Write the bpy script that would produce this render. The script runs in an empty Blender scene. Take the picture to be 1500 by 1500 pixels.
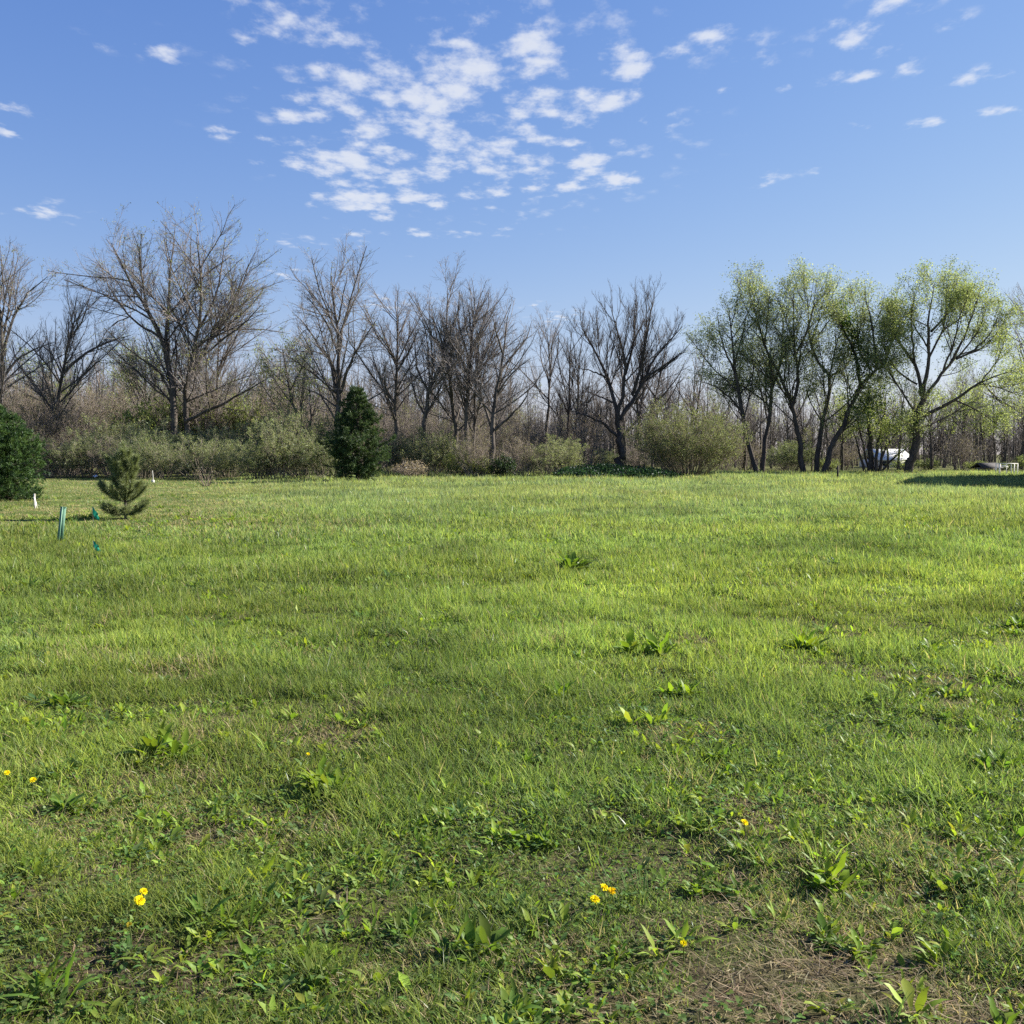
import bpy, math, random
import numpy as np
from mathutils import Vector, Matrix

R = math.radians
rng = np.random.default_rng(11)
random.seed(11)
sc = bpy.context.scene
COL = sc.collection

# ------------------------------------------------------------------ camera
FPX = 1472.0                      # focal length in pixels of the 1500 px photograph
EYE = 1.6
PITCH = math.atan(85.0 / FPX)     # horizon sits 85 px above the middle
cam_d = bpy.data.cameras.new('camera')
cam = bpy.data.objects.new('camera', cam_d)
COL.objects.link(cam)
cam.location = (0, 0, EYE)
cam.rotation_euler = (math.pi / 2 - PITCH, 0, 0)
cam_d.sensor_width = 36
cam_d.lens = 36 * FPX / 1500
cam_d.clip_end = 6000
sc.camera = cam

# ------------------------------------------------------------------ sun, sky, exposure
SUN_AZ, SUN_EL = 72.0, 31.0       # degrees to the right of straight ahead, degrees up
SUN_DIR = np.array([math.sin(R(SUN_AZ)) * math.cos(R(SUN_EL)), math.cos(R(SUN_AZ)) * math.cos(R(SUN_EL)), math.sin(R(SUN_EL))])
sun_d = bpy.data.lights.new('sun', 'SUN')
sun_d.energy = 5.0
sun_d.angle = R(0.5)
sun_d.color = (1.0, 0.93, 0.82)
sun = bpy.data.objects.new('sun', sun_d)
COL.objects.link(sun)
sun.rotation_euler = Vector(SUN_DIR).to_track_quat('Z', 'Y').to_euler()
sun.location = (40, 40, 60)

SKY_STRENGTH = 0.05
sc.view_settings.view_transform = 'Standard'
sc.view_settings.look = 'None'
sc.view_settings.exposure = 1.5
sc.view_settings.gamma = 1.0
sc.view_settings.use_curve_mapping = False
sc.cycles.max_bounces = 8
sc.cycles.diffuse_bounces = 6
sc.cycles.transmission_bounces = 4
sc.cycles.glossy_bounces = 2
sc.cycles.caustics_reflective = False
sc.cycles.caustics_refractive = False
sc.cycles.use_denoising = False
sc.cycles.sample_clamp_direct = 8.0
sc.cycles.sample_clamp_indirect = 4.0


class NT:
    """short hand for building node trees"""
    def __init__(s, tree):
        s.t = tree
        s.t.nodes.clear()

    def n(s, typ, **kw):
        nd = s.t.nodes.new(typ)
        for k, v in kw.items():
            setattr(nd, k, v)
        return nd

    def put(s, sock, v):
        if isinstance(v, bpy.types.NodeSocket):
            s.t.links.new(v, sock)
        else:
            sock.default_value = v

    def m(s, op, a, b=None, c=None, clamp=False):
        nd = s.n('ShaderNodeMath', operation=op, use_clamp=clamp)
        s.put(nd.inputs[0], a)
        if b is not None: s.put(nd.inputs[1], b)
        if c is not None: s.put(nd.inputs[2], c)
        return nd.outputs[0]

    def vm(s, op, a, b=None, c=None):
        nd = s.n('ShaderNodeVectorMath', operation=op)
        s.put(nd.inputs[0], a)
        if b is not None: s.put(nd.inputs[1], b)
        if c is not None: s.put(nd.inputs[2], c)
        return nd.outputs['Value'] if op in ('LENGTH', 'DOT_PRODUCT', 'DISTANCE') else nd.outputs[0]

    def noise(s, vec, scale, detail=4.0, rough=0.55, dist=0.0):
        nd = s.n('ShaderNodeTexNoise')
        s.put(nd.inputs['Vector'], vec)
        nd.inputs['Scale'].default_value = scale
        nd.inputs['Detail'].default_value = detail
        nd.inputs['Roughness'].default_value = rough
        nd.inputs['Distortion'].default_value = dist
        return nd.outputs['Fac']

    def smooth(s, v, a, b, o0=0.0, o1=1.0):
        nd = s.n('ShaderNodeMapRange', interpolation_type='SMOOTHSTEP')
        s.put(nd.inputs['Value'], v)
        nd.inputs['From Min'].default_value = a
        nd.inputs['From Max'].default_value = b
        nd.inputs['To Min'].default_value = o0
        nd.inputs['To Max'].default_value = o1
        return nd.outputs['Result']

    def mix(s, f, a, b, blend='MIX'):
        nd = s.n('ShaderNodeMix', data_type='RGBA', blend_type=blend)
        s.put(nd.inputs[0], f)
        s.put(nd.inputs[6], a)
        s.put(nd.inputs[7], b)
        return nd.outputs[2]


def pxdir(x, y):
    u, v = (x - 750) / FPX, (750 - y) / FPX
    cp, sp = math.cos(PITCH), math.sin(PITCH)
    return np.array([u, cp + v * sp, -sp + v * cp])


def px(x, y, d):
    """world point seen at photograph pixel (x, y) at forward distance d"""
    r = pxdir(x, y)
    return np.array([0, 0, EYE]) + r * (d / r[1])


def gpx(x, y):
    r = pxdir(x, y)
    return np.array([0, 0, EYE]) + r * (EYE / -r[2])


# clouds: centres and half sizes, as directions turned into a flat cloud layer one unit up
CLOUDS = [(600, 118, 125, 40, 1), (700, 108, 60, 32, 1), (645, 150, 60, 38, 1), (672, 203, 62, 44, 1), (500, 147, 55, 26, .9), (565, 185, 62, 27, .8),
          (505, 237, 95, 26, .9), (450, 240, 50, 14, .75), (522, 295, 52, 28, .9), (620, 291, 45, 16, .8), (598, 266, 38, 14, .9), (645, 250, 40, 17, .8), (738, 246, 38, 22, .85),
          (712, 280, 38, 14, .85), (775, 152, 62, 22, .8), (862, 160, 66, 26, .85), (800, 202, 55, 17, .8), (780, 64, 60, 20, .95), (800, 90, 34, 12, .9),
          (662, 70, 34, 12, .75), (712, 22, 75, 32, .72), (940, 80, 65, 22, .85), (925, 108, 55, 25, .85), (905, 145, 42, 18, .85), (955, 182, 38, 20, .7), (850, 242, 44, 24, .7),
          (907, 263, 30, 14, .95), (832, 273, 28, 10, .8), (435, 172, 28, 13, .9), (350, 193, 34, 12, .75), (236, 78, 36, 17, .58), (250, 115, 14, 10, .5),
          (420, 32, 60, 42, .65), (370, 62, 24, 12, .6), (527, 12, 44, 24, .72), (482, 62, 18, 22, .6), (28, 160, 34, 13, .58), (5, 190, 14, 12, .6), (50, 306, 66, 18, .40),
          (1045, 52, 46, 24, .6), (1285, 42, 70, 44, .62), (1325, 98, 30, 14, .6), (1240, 114, 32, 18, .62), (1066, 130, 20, 10, .6), (1150, 131, 12, 8, .5),
          (1436, 112, 38, 15, .52), (1360, 184, 36, 9, .75), (1450, 170, 44, 13, .6), (1268, 186, 22, 9, .5), (1125, 262, 24, 11, .5), (1192, 248, 14, 12, .5),
          (628, 343, 55, 9, .6), (730, 340, 20, 6, .55), (450, 355, 34, 10, .5), (520, 346, 34, 14, .5), (605, 381, 20, 5, .5), (425, 402, 34, 8, .45),
          (1078, 15, 28, 10, .55), (1110, 80, 40, 22, .45), (580, 445, 60, 12, .5), (770, 445, 30, 6, .4), (820, 465, 40, 14, .4), (690, 200, 260, 135, .44), (130, 560, 200, 30, .35),
          (1385, 30, 40, 16, .35), (150, 65, 30, 14, .3), (260, 158, 20, 8, .4)]


def make_world():
    w = bpy.data.worlds.new('World')
    sc.world = w
    w.use_nodes = True
    k = NT(w.node_tree)
    out = k.n('ShaderNodeOutputWorld')
    bg = k.n('ShaderNodeBackground')
    bg.inputs['Strength'].default_value = SKY_STRENGTH
    k.t.links.new(bg.outputs[0], out.inputs[0])
    sky = k.n('ShaderNodeTexSky', sky_type='NISHITA')
    sky.sun_disc = False
    sky.sun_elevation = R(SUN_EL)
    sky.sun_rotation = R(SUN_AZ)
    sky.altitude = 200
    sky.air_density = 1.15
    sky.dust_density = 0.12
    sky.ozone_density = 3.0
    # clear spring air: the blue saturates and the horizon stays pale instead of yellow
    sc_ = k.n('ShaderNodeSeparateColor'); k.put(sc_.inputs[0], sky.outputs[0])
    cc = k.n('ShaderNodeCombineColor')
    for i, (top, half, pw_) in enumerate(((6.9, 5.2, 1.30), (8.6, 7.5, 1.08), (7.1, 3.5, 1.0))):
        e = k.m('POWER', k.m('DIVIDE', sc_.outputs[i], half), pw_)
        k.put(cc.inputs[i], k.m('MULTIPLY', k.m('SUBTRACT', 1.0, k.m('EXPONENT', k.m('MULTIPLY', e, -1.0))), top))
    skycol = cc.outputs[0]
    tc = k.n('ShaderNodeTexCoord').outputs['Generated']
    sep = k.n('ShaderNodeSeparateXYZ')
    k.put(sep.inputs[0], tc)
    z = k.m('MAXIMUM', sep.outputs[2], 0.03)
    cx = k.m('DIVIDE', sep.outputs[0], z)
    cy = k.m('DIVIDE', sep.outputs[1], z)
    cmb = k.n('ShaderNodeCombineXYZ')
    k.put(cmb.inputs[0], cx); k.put(cmb.inputs[1], cy)
    p = cmb.outputs[0]
    # warp a little, so the outlines are never ellipses
    wn = k.n('ShaderNodeTexNoise')
    k.put(wn.inputs['Vector'], p)
    wn.inputs['Scale'].default_value = 6.0
    wn.inputs['Detail'].default_value = 3
    warp = k.vm('SUBTRACT', wn.outputs['Color'], (0.5, 0.5, 0.5))
    pw = k.vm('MULTIPLY_ADD', warp, (0.13, 0.17, 0), p)
    acc = None
    for (x, y, rx, ry, wt) in CLOUDS:
        def pl(a, b):
            d = pxdir(a, b)
            return d[0] / max(d[2], .03), d[1] / max(d[2], .03)
        c = pl(x, y)
        sx = 1 / max(abs(pl(x + rx, y)[0] - c[0]), 1e-3)
        sy = 2 / abs(pl(x, y + ry)[1] - pl(x, y - ry)[1])
        v = k.vm('MULTIPLY_ADD', pw, (sx, sy, 0), (-c[0] * sx, -c[1] * sy, 0))
        ln = k.vm('LENGTH', v)
        val = k.m('MULTIPLY_ADD', ln, -0.55 * wt, 1.0 * wt)
        acc = val if acc is None else k.m('SMOOTH_MAX', acc, val, 0.06)
    acc = k.m('MAXIMUM', acc, 0.0)
    ps = k.vm('MULTIPLY', p, (1.0, 0.62, 0))
    n1 = k.noise(ps, 9.0, 5.0, 0.55)
    n2 = k.noise(ps, 30.0, 5.0, 0.60)
    vo = k.n('ShaderNodeTexVoronoi', feature='SMOOTH_F1')
    k.put(vo.inputs['Vector'], k.vm('MULTIPLY_ADD', warp, (0.05, 0.05, 0), ps)); vo.inputs['Scale'].default_value = 11.0; vo.inputs['Smoothness'].default_value = 0.45
    body = k.m('MULTIPLY_ADD', n1, 1.8, -0.9)
    body = k.m('ADD', body, k.m('MULTIPLY_ADD', n2, 1.9, -0.95))
    body = k.m('ADD', body, k.m('MULTIPLY_ADD', vo.outputs['Distance'], -2.0, 0.78))
    dens = k.m('ADD', body, k.m('MULTIPLY_ADD', acc, 1.75, -0.55))
    cov = k.smooth(dens, -0.30, 1.25)
    gate = k.smooth(acc, 0.02, 0.30)
    cov = k.m('MULTIPLY', cov, gate)
    cov = k.m('MULTIPLY', cov, k.smooth(sep.outputs[2], 0.02, 0.10))
    cov = k.m('MULTIPLY', cov, 0.84)
    thick = k.smooth(dens, 0.35, 1.25)
    ccol = k.mix(thick, (6.35, 6.5, 6.9, 1), (5.7, 5.95, 6.5, 1))
    col = k.mix(cov, skycol, ccol)
    k.put(bg.inputs[0], col)


make_world()


# ------------------------------------------------------------------ helpers: tags, meshes, materials
def tag(o, label=None, cat=None, group=None, kind=None):
    if label: o['label'] = label
    if cat: o['category'] = cat
    if group: o['group'] = group
    if kind: o['kind'] = kind
    return o


def empty(name, loc, rz=0.0, label=None, cat=None, group=None):
    o = bpy.data.objects.new(name, None)
    o.empty_display_size = 0.3
    o.location = tuple(float(v) for v in loc)
    o.rotation_euler = (0, 0, rz)
    COL.objects.link(o)
    return tag(o, label, cat, group)


def copy_tree(o, parent=None):
    c = o.copy()
    COL.objects.link(c)
    c.parent = parent
    for ch in o.children:
        copy_tree(ch, c)
    return c


class MB:
    """collects vertex / face arrays and links them as one mesh object"""
    def __init__(s):
        s.v, s.f4, s.f3, s.m4, s.m3, s.c = [], [], [], [], [], []
        s.nv = 0

    def add(s, v, quads=None, tris=None, mat=0, col=None):
        v = np.asarray(v, dtype=np.float32).reshape(-1, 3)
        s.v.append(v)
        if quads is not None and len(quads):
            q = np.asarray(quads, dtype=np.int32).reshape(-1, 4) + s.nv
            s.f4.append(q); s.m4.append(np.full(len(q), mat, np.int32))
        if tris is not None and len(tris):
            q = np.asarray(tris, dtype=np.int32).reshape(-1, 3) + s.nv
            s.f3.append(q); s.m3.append(np.full(len(q), mat, np.int32))
        if col is None: col = np.ones((len(v), 3), np.float32)
        col = np.asarray(col, np.float32)
        if col.ndim == 1: col = np.tile(col, (len(v), 1))
        s.c.append(col)
        s.nv += len(v)

    def box(s, c, size, rz=0.0, mat=0, col=None, axes=None):
        hx, hy, hz = [q / 2 for q in size]
        p = np.array([[a, b, d] for d in (-hz, hz) for (a, b) in ((-hx, -hy), (hx, -hy), (hx, hy), (-hx, hy))])
        if axes is not None:
            p = p @ np.asarray(axes)
        else:
            ca, sa = math.cos(rz), math.sin(rz)
            p = p @ np.array([[ca, sa, 0], [-sa, ca, 0], [0, 0, 1]])
        s.add(p + np.asarray(c), [[3, 2, 1, 0], [4, 5, 6, 7], [0, 1, 5, 4], [1, 2, 6, 5], [2, 3, 7, 6], [3, 0, 4, 7]], mat=mat, col=col)

    def build(s, name, mats, parent=None, smooth=True, loc=None):
        me = bpy.data.meshes.new(name)
        v = np.concatenate(s.v)
        me.vertices.add(len(v))
        me.vertices.foreach_set('co', v.ravel())
        f4 = np.concatenate(s.f4) if s.f4 else np.zeros((0, 4), np.int32)
        f3 = np.concatenate(s.f3) if s.f3 else np.zeros((0, 3), np.int32)
        m = np.concatenate((s.m4 if s.f4 else []) + (s.m3 if s.f3 else []))
        nl = f4.size + f3.size
        me.loops.add(nl)
        me.loops.foreach_set('vertex_index', np.concatenate([f4.ravel(), f3.ravel()]).astype(np.int32))
        me.polygons.add(len(f4) + len(f3))
        st = np.concatenate([np.arange(len(f4)) * 4, f4.size + np.arange(len(f3)) * 3]).astype(np.int32)
        me.polygons.foreach_set('loop_start', st)
        me.polygons.foreach_set('material_index', m.astype(np.int32))
        if smooth:
            me.polygons.foreach_set('use_smooth', np.ones(len(st), bool))
        c = np.concatenate(s.c)
        ca = me.color_attributes.new('Col', 'FLOAT_COLOR', 'POINT')
        ca.data.foreach_set('color', np.concatenate([c, np.ones((len(c), 1), np.float32)], 1).astype(np.float32).ravel())
        me.update(calc_edges=True)
        for mt in (mats if isinstance(mats, (list, tuple)) else [mats]):
            me.materials.append(mt)
        o = bpy.data.objects.new(name, me)
        COL.objects.link(o)
        if parent is not None: o.parent = parent
        if loc is not None: o.location = loc
        return o


def unit(a):
    return a / np.maximum(np.linalg.norm(a, axis=-1, keepdims=True), 1e-9)


def tubes(mb, P, Rd, sides, mat=0, col=None):
    """P (N,K,3) centre lines, Rd (N,K) radii"""
    N, K, _ = P.shape
    if N == 0: return
    T = np.empty_like(P)
    T[:, 1:-1] = P[:, 2:] - P[:, :-2] if K > 2 else 0
    T[:, 0] = P[:, 1] - P[:, 0]
    T[:, -1] = P[:, -1] - P[:, -2]
    T = unit(T)
    ref = np.where(np.abs(T[:, :1, 2:3]) > 0.85, np.array([[[1.0, 0.1, 0]]]), np.array([[[0, 0, 1.0]]]))
    A = unit(np.cross(T, ref)); B = np.cross(T, A)
    an = np.arange(sides) * 2 * math.pi / sides
    ring = A[:, :, None, :] * np.cos(an)[None, None, :, None] + B[:, :, None, :] * np.sin(an)[None, None, :, None]
    V = P[:, :, None, :] + ring * Rd[:, :, None, None]
    idx = np.arange(N * K * sides).reshape(N, K, sides)
    nx = np.roll(idx, -1, axis=2)
    q = np.stack([idx[:, :-1], nx[:, :-1], nx[:, 1:], idx[:, 1:]], -1).reshape(-1, 4)
    c = None
    if col is not None:
        col = np.asarray(col, np.float32)
        c = np.tile(col, (N * K * sides, 1)) if col.ndim == 1 else np.repeat(col, K * sides, axis=0)
    mb.add(V.reshape(-1, 3), q, mat=mat, col=c)


def resample(pts, K):
    """smooth polyline (Catmull-Rom like) to K points"""
    pts = np.asarray(pts, float)
    d = np.concatenate([[0], np.cumsum(np.linalg.norm(np.diff(pts, axis=0), axis=1))])
    t = np.linspace(0, d[-1], K)
    m = np.gradient(pts, d, axis=0) if len(pts) > 2 else np.tile((pts[1] - pts[0]) / d[-1], (2, 1))
    i = np.clip(np.searchsorted(d, t, side='right') - 1, 0, len(d) - 2)
    h = (d[i + 1] - d[i])[:, None]
    s = ((t - d[i])[:, None]) / h
    return ((2 * s**3 - 3 * s**2 + 1) * pts[i] + (s**3 - 2 * s**2 + s) * h * m[i] + (-2 * s**3 + 3 * s**2) * pts[i + 1] + (s**3 - s**2) * h * m[i + 1])


def sprout(P, Rd, dens, t0, ang, lf, up, wig, K, rfac, rmin, rng, lmin=0.25, lmax=99, maxn=40000, shape=0.80, rend=0.35):
    """children of branches P: returns (P2, R2)"""
    N, Kp, _ = P.shape
    seg = np.linalg.norm(np.diff(P, axis=1), axis=2)
    L = seg.sum(1)
    cnt = rng.poisson(np.maximum(dens * L * (1 - t0), 0.01))
    idx = np.repeat(np.arange(N), cnt)
    if len(idx) > maxn: idx = rng.choice(idx, maxn, replace=False)
    n = len(idx)
    if n == 0: return np.zeros((0, K, 3)), np.zeros((0, K))
    t = t0 + (1 - t0) * rng.random(n)
    f = t * (Kp - 1)
    i = np.minimum(f.astype(int), Kp - 2); w = (f - i)[:, None]
    pos = P[idx, i] * (1 - w) + P[idx, i + 1] * w
    tan = unit(P[idx, i + 1] - P[idx, i])
    rp = Rd[idx, i] * (1 - w[:, 0]) + Rd[idx, i + 1] * w[:, 0]
    perp = unit(np.cross(tan, rng.normal(size=(n, 3))))
    a = rng.uniform(ang[0], ang[1], n)[:, None] * math.pi / 180
    d = np.cos(a) * tan + np.sin(a) * perp
    d[:, 2] += 0.12
    d = unit(d)
    ln = np.clip(L[idx] * lf * rng.uniform(0.55, 1.25, n) * (1.1 - shape * t), lmin, lmax)
    out = np.empty((n, K, 3)); out[:, 0] = pos
    st = (ln / (K - 1))[:, None]
    for k in range(1, K):
        d = d + rng.normal(size=(n, 3)) * wig
        d[:, 2] += up
        d = unit(d)
        out[:, k] = out[:, k - 1] + d * st
    r0 = np.maximum(np.minimum(rp * 0.75, ln * rfac), rmin)
    rad = r0[:, None] * np.linspace(1, rend, K)[None, :]
    return out, np.maximum(rad, rmin * 0.6)


def leafquads(mb, pos, size, col, mat=1, rng=rng, aspect=0.6, out=None):
    """small flat leaves with random tilt"""
    n = len(pos)
    if n == 0: return
    a = unit(rng.normal(size=(n, 3)))
    if out is not None: a = unit(a + out)
    b = unit(np.cross(a, rng.normal(size=(n, 3))))
    s = (size * rng.uniform(0.6, 1.35, n))[:, None]
    p0 = pos; p2 = pos + a * s
    mid = pos + a * s * 0.5
    p1 = mid + b * s * aspect * 0.5; p3 = mid - b * s * aspect * 0.5
    v = np.stack([p0, p1, p2, p3], 1).reshape(-1, 3)
    mb.add(v, np.arange(4 * n).reshape(-1, 4), mat=mat, col=np.repeat(col, 4, axis=0))


def vary(base, n, rng, amt=0.25, hue=0.12):
    base = np.asarray(base, float)
    k = 1 + rng.normal(size=(n, 1)) * amt
    h = 1 + rng.normal(size=(n, 3)) * hue
    return np.clip(base * k * h, 0.003, 0.95)


# value noise in numpy, for where things grow
_tab = np.random.default_rng(5).random((256, 256))


def vnoise(x, y):
    xi = np.floor(x).astype(int); yi = np.floor(y).astype(int)
    fx = x - xi; fy = y - yi
    fx = fx * fx * (3 - 2 * fx); fy = fy * fy * (3 - 2 * fy)
    g = lambda a, b: _tab[a & 255, b & 255]
    return (g(xi, yi) * (1 - fx) + g(xi + 1, yi) * fx) * (1 - fy) + (g(xi, yi + 1) * (1 - fx) + g(xi + 1, yi + 1) * fx) * fy


def fbm(x, y, sc_, oc=3):
    s = 0; a = 0.5; t = 0
    for o in range(oc):
        s = s + a * vnoise(x * sc_ + 17.3 * o, y * sc_ - 9.1 * o); t += a
        a *= 0.5; sc_ *= 2.03
    return s / t


def sstep(v, a, b):
    t = np.clip((v - a) / (b - a), 0, 1)
    return t * t * (3 - 2 * t)


def ground_z(x, y):
    x = np.asarray(x, float); y = np.asarray(y, float)
    z = (fbm(x, y, 0.9, 3) - 0.5) * 0.10 + (fbm(x + 9, y - 4, 2.6, 2) - 0.5) * 0.05 * (1 - sstep(y, 9, 16)) + (fbm(x + 40, y, 0.16, 2) - 0.5) * 0.22
    return z * sstep(y, -40, 2) * (1 - sstep(np.abs(y), 120, 200))


# materials ----------------------------------------------------------------
def mat_leaf(name, trans=0.45, gloss=0.07, rough=0.45, tint=(1.0, 1.0, 0.55), noise=0.0):
    m = bpy.data.materials.new(name); m.use_nodes = True
    k = NT(m.node_tree)
    out = k.n('ShaderNodeOutputMaterial')
    at = k.n('ShaderNodeAttribute', attribute_name='Col')
    col = at.outputs['Color']
    dif = k.n('ShaderNodeBsdfDiffuse'); k.put(dif.inputs[0], col)
    tr = k.n('ShaderNodeBsdfTranslucent')
    k.put(tr.inputs[0], k.mix(1.0, col, (*tint, 1), 'MULTIPLY'))
    mx = k.n('ShaderNodeMixShader'); mx.inputs[0].default_value = trans
    k.t.links.new(dif.outputs[0], mx.inputs[1]); k.t.links.new(tr.outputs[0], mx.inputs[2])
    gl = k.n('ShaderNodeBsdfGlossy'); gl.inputs['Roughness'].default_value = rough
    gl.inputs[0].default_value = (0.9, 0.95, 1, 1)
    fr = k.n('ShaderNodeFresnel'); fr.inputs[0].default_value = 1.35
    mx2 = k.n('ShaderNodeMixShader')
    k.put(mx2.inputs[0], k.m('MULTIPLY', fr.outputs[0], gloss * 3.2, clamp=True))
    k.t.links.new(mx.outputs[0], mx2.inputs[1]); k.t.links.new(gl.outputs[0], mx2.inputs[2])
    k.t.links.new(mx2.outputs[0], out.inputs[0])
    return m


def mat_bark(name, c1, c2, scale=6.0):
    m = bpy.data.materials.new(name); m.use_nodes = True
    k = NT(m.node_tree)
    out = k.n('ShaderNodeOutputMaterial')
    b = k.n('ShaderNodeBsdfPrincipled'); b.inputs['Roughness'].default_value = 0.9
    b.inputs['Specular IOR Level'].default_value = 0.2
    tc = k.n('ShaderNodeTexCoord').outputs['Object']
    v = k.vm('MULTIPLY', tc, (1, 1, 0.22))
    n = k.noise(v, scale, 5, 0.65)
    f = k.smooth(n, 0.35, 0.68)
    col = k.mix(f, (*c1, 1), (*c2, 1))
    at = k.n('ShaderNodeAttribute', attribute_name='Col')
    k.put(b.inputs['Base Color'], k.mix(1.0, col, at.outputs['Color'], 'MULTIPLY'))
    bp = k.n('ShaderNodeBump'); bp.inputs['Strength'].default_value = 0.6; bp.inputs['Distance'].default_value = 0.03
    k.put(bp.inputs['Height'], n); k.t.links.new(bp.outputs[0], b.inputs['Normal'])
    k.t.links.new(b.outputs[0], out.inputs[0])
    return m


def mat_paint(name, c1, c2, rough=0.6, scale=9.0, metal=0.0):
    m = bpy.data.materials.new(name); m.use_nodes = True
    k = NT(m.node_tree)
    out = k.n('ShaderNodeOutputMaterial')
    b = k.n('ShaderNodeBsdfPrincipled'); b.inputs['Roughness'].default_value = rough; b.inputs['Metallic'].default_value = metal
    tc = k.n('ShaderNodeTexCoord').outputs['Object']
    f = k.smooth(k.noise(tc, scale, 5, 0.6), 0.35, 0.7)
    k.put(b.inputs['Base Color'], k.mix(f, (*c1, 1), (*c2, 1)))
    k.t.links.new(b.outputs[0], out.inputs[0])
    return m


def mat_ground():
    m = bpy.data.materials.new('soil'); m.use_nodes = True
    k = NT(m.node_tree)
    out = k.n('ShaderNodeOutputMaterial')
    b = k.n('ShaderNodeBsdfPrincipled'); b.inputs['Roughness'].default_value = 1.0
    b.inputs['Specular IOR Level'].default_value = 0.05
    pos = k.n('ShaderNodeNewGeometry').outputs['Position']
    fine = k.noise(pos, 38.0, 6, 0.7)
    mid = k.noise(pos, 3.2, 5, 0.6)
    big = k.noise(pos, 0.25, 4, 0.55)
    soil = k.mix(k.smooth(fine, 0.35, 0.7), (0.030, 0.024, 0.015, 1), (0.12, 0.095, 0.06, 1))
    grn = k.mix(k.smooth(fine, 0.3, 0.7), (0.05, 0.075, 0.018, 1), (0.10, 0.14, 0.035, 1))
    f = k.m('ADD', k.m('MULTIPLY', mid, 0.7), k.m('MULTIPLY', big, 0.5))
    sep = k.n('ShaderNodeSeparateXYZ'); k.put(sep.inputs[0], pos)
    far = k.smooth(sep.outputs[1], 5.0, 22.0, 0.0, 0.45)
    woods = k.smooth(sep.outputs[1], 72.0, 84.0)
    col = k.mix(k.smooth(k.m('ADD', f, far), 0.5, 0.85), soil, grn)
    col = k.mix(k.m('MULTIPLY', woods, 0.55), col, (0.11, 0.095, 0.045, 1))
    k.put(b.inputs['Base Color'], col)
    bp = k.n('ShaderNodeBump'); bp.inputs['Strength'].default_value = 0.8; bp.inputs['Distance'].default_value = 0.02
    k.put(bp.inputs['Height'], fine); k.t.links.new(bp.outputs[0], b.inputs['Normal'])
    k.t.links.new(b.outputs[0], out.inputs[0])
    return m


M = {
    'grass': mat_leaf('grass_blade', 0.52, 0.032, 0.6, (1.05, 1.08, 0.68)),
    'weed': mat_leaf('weed_leaf', 0.55, 0.07, 0.42, (1.12, 1.12, 0.40)),
    'leaf': mat_leaf('tree_leaf', 0.55, 0.015, 0.6, (1.05, 1.05, 0.7)),
    'needle': mat_leaf('needle', 0.22, 0.015, 0.6, (1, 1, 0.6)),
    'petal': mat_leaf('petal', 0.35, 0.02, 0.6, (1, 1, 0.3)),
    'bark': mat_bark('grey_bark', (0.055, 0.047, 0.042), (0.150, 0.130, 0.110)),
    'bark_dark': mat_bark('dark_bark', (0.045, 0.038, 0.033), (0.110, 0.092, 0.076)),
    'twig': mat_bark('twig_bark', (0.150, 0.133, 0.124), (0.260, 0.234, 0.218), 2.0),
    'ground': mat_ground(),
}

# ------------------------------------------------------------------ ground sheet to the horizon
def make_ground():
    mb = MB()
    xs = np.unique(np.concatenate([np.linspace(-1800, -60, 20), np.linspace(-60, -8, 70), np.linspace(-8, 8, 200), np.linspace(8, 60, 70), np.linspace(60, 1800, 20)]))
    ys = np.unique(np.concatenate([np.linspace(-400, -4, 10), np.linspace(-4, 1.5, 20), np.linspace(1.5, 14, 160), np.linspace(14, 40, 100), np.linspace(40, 130, 120), np.linspace(130, 2500, 24)]))
    X, Y = np.meshgrid(xs, ys)
    Z = ground_z(X, Y)
    idx = np.arange(X.size).reshape(X.shape)
    q = np.stack([idx[:-1, :-1], idx[:-1, 1:], idx[1:, 1:], idx[1:, :-1]], -1).reshape(-1, 4)
    mb.add(np.stack([X, Y, Z], -1).reshape(-1, 3), q)
    tag(mb.build('ground', M['ground']), kind='structure')


make_ground()


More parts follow.
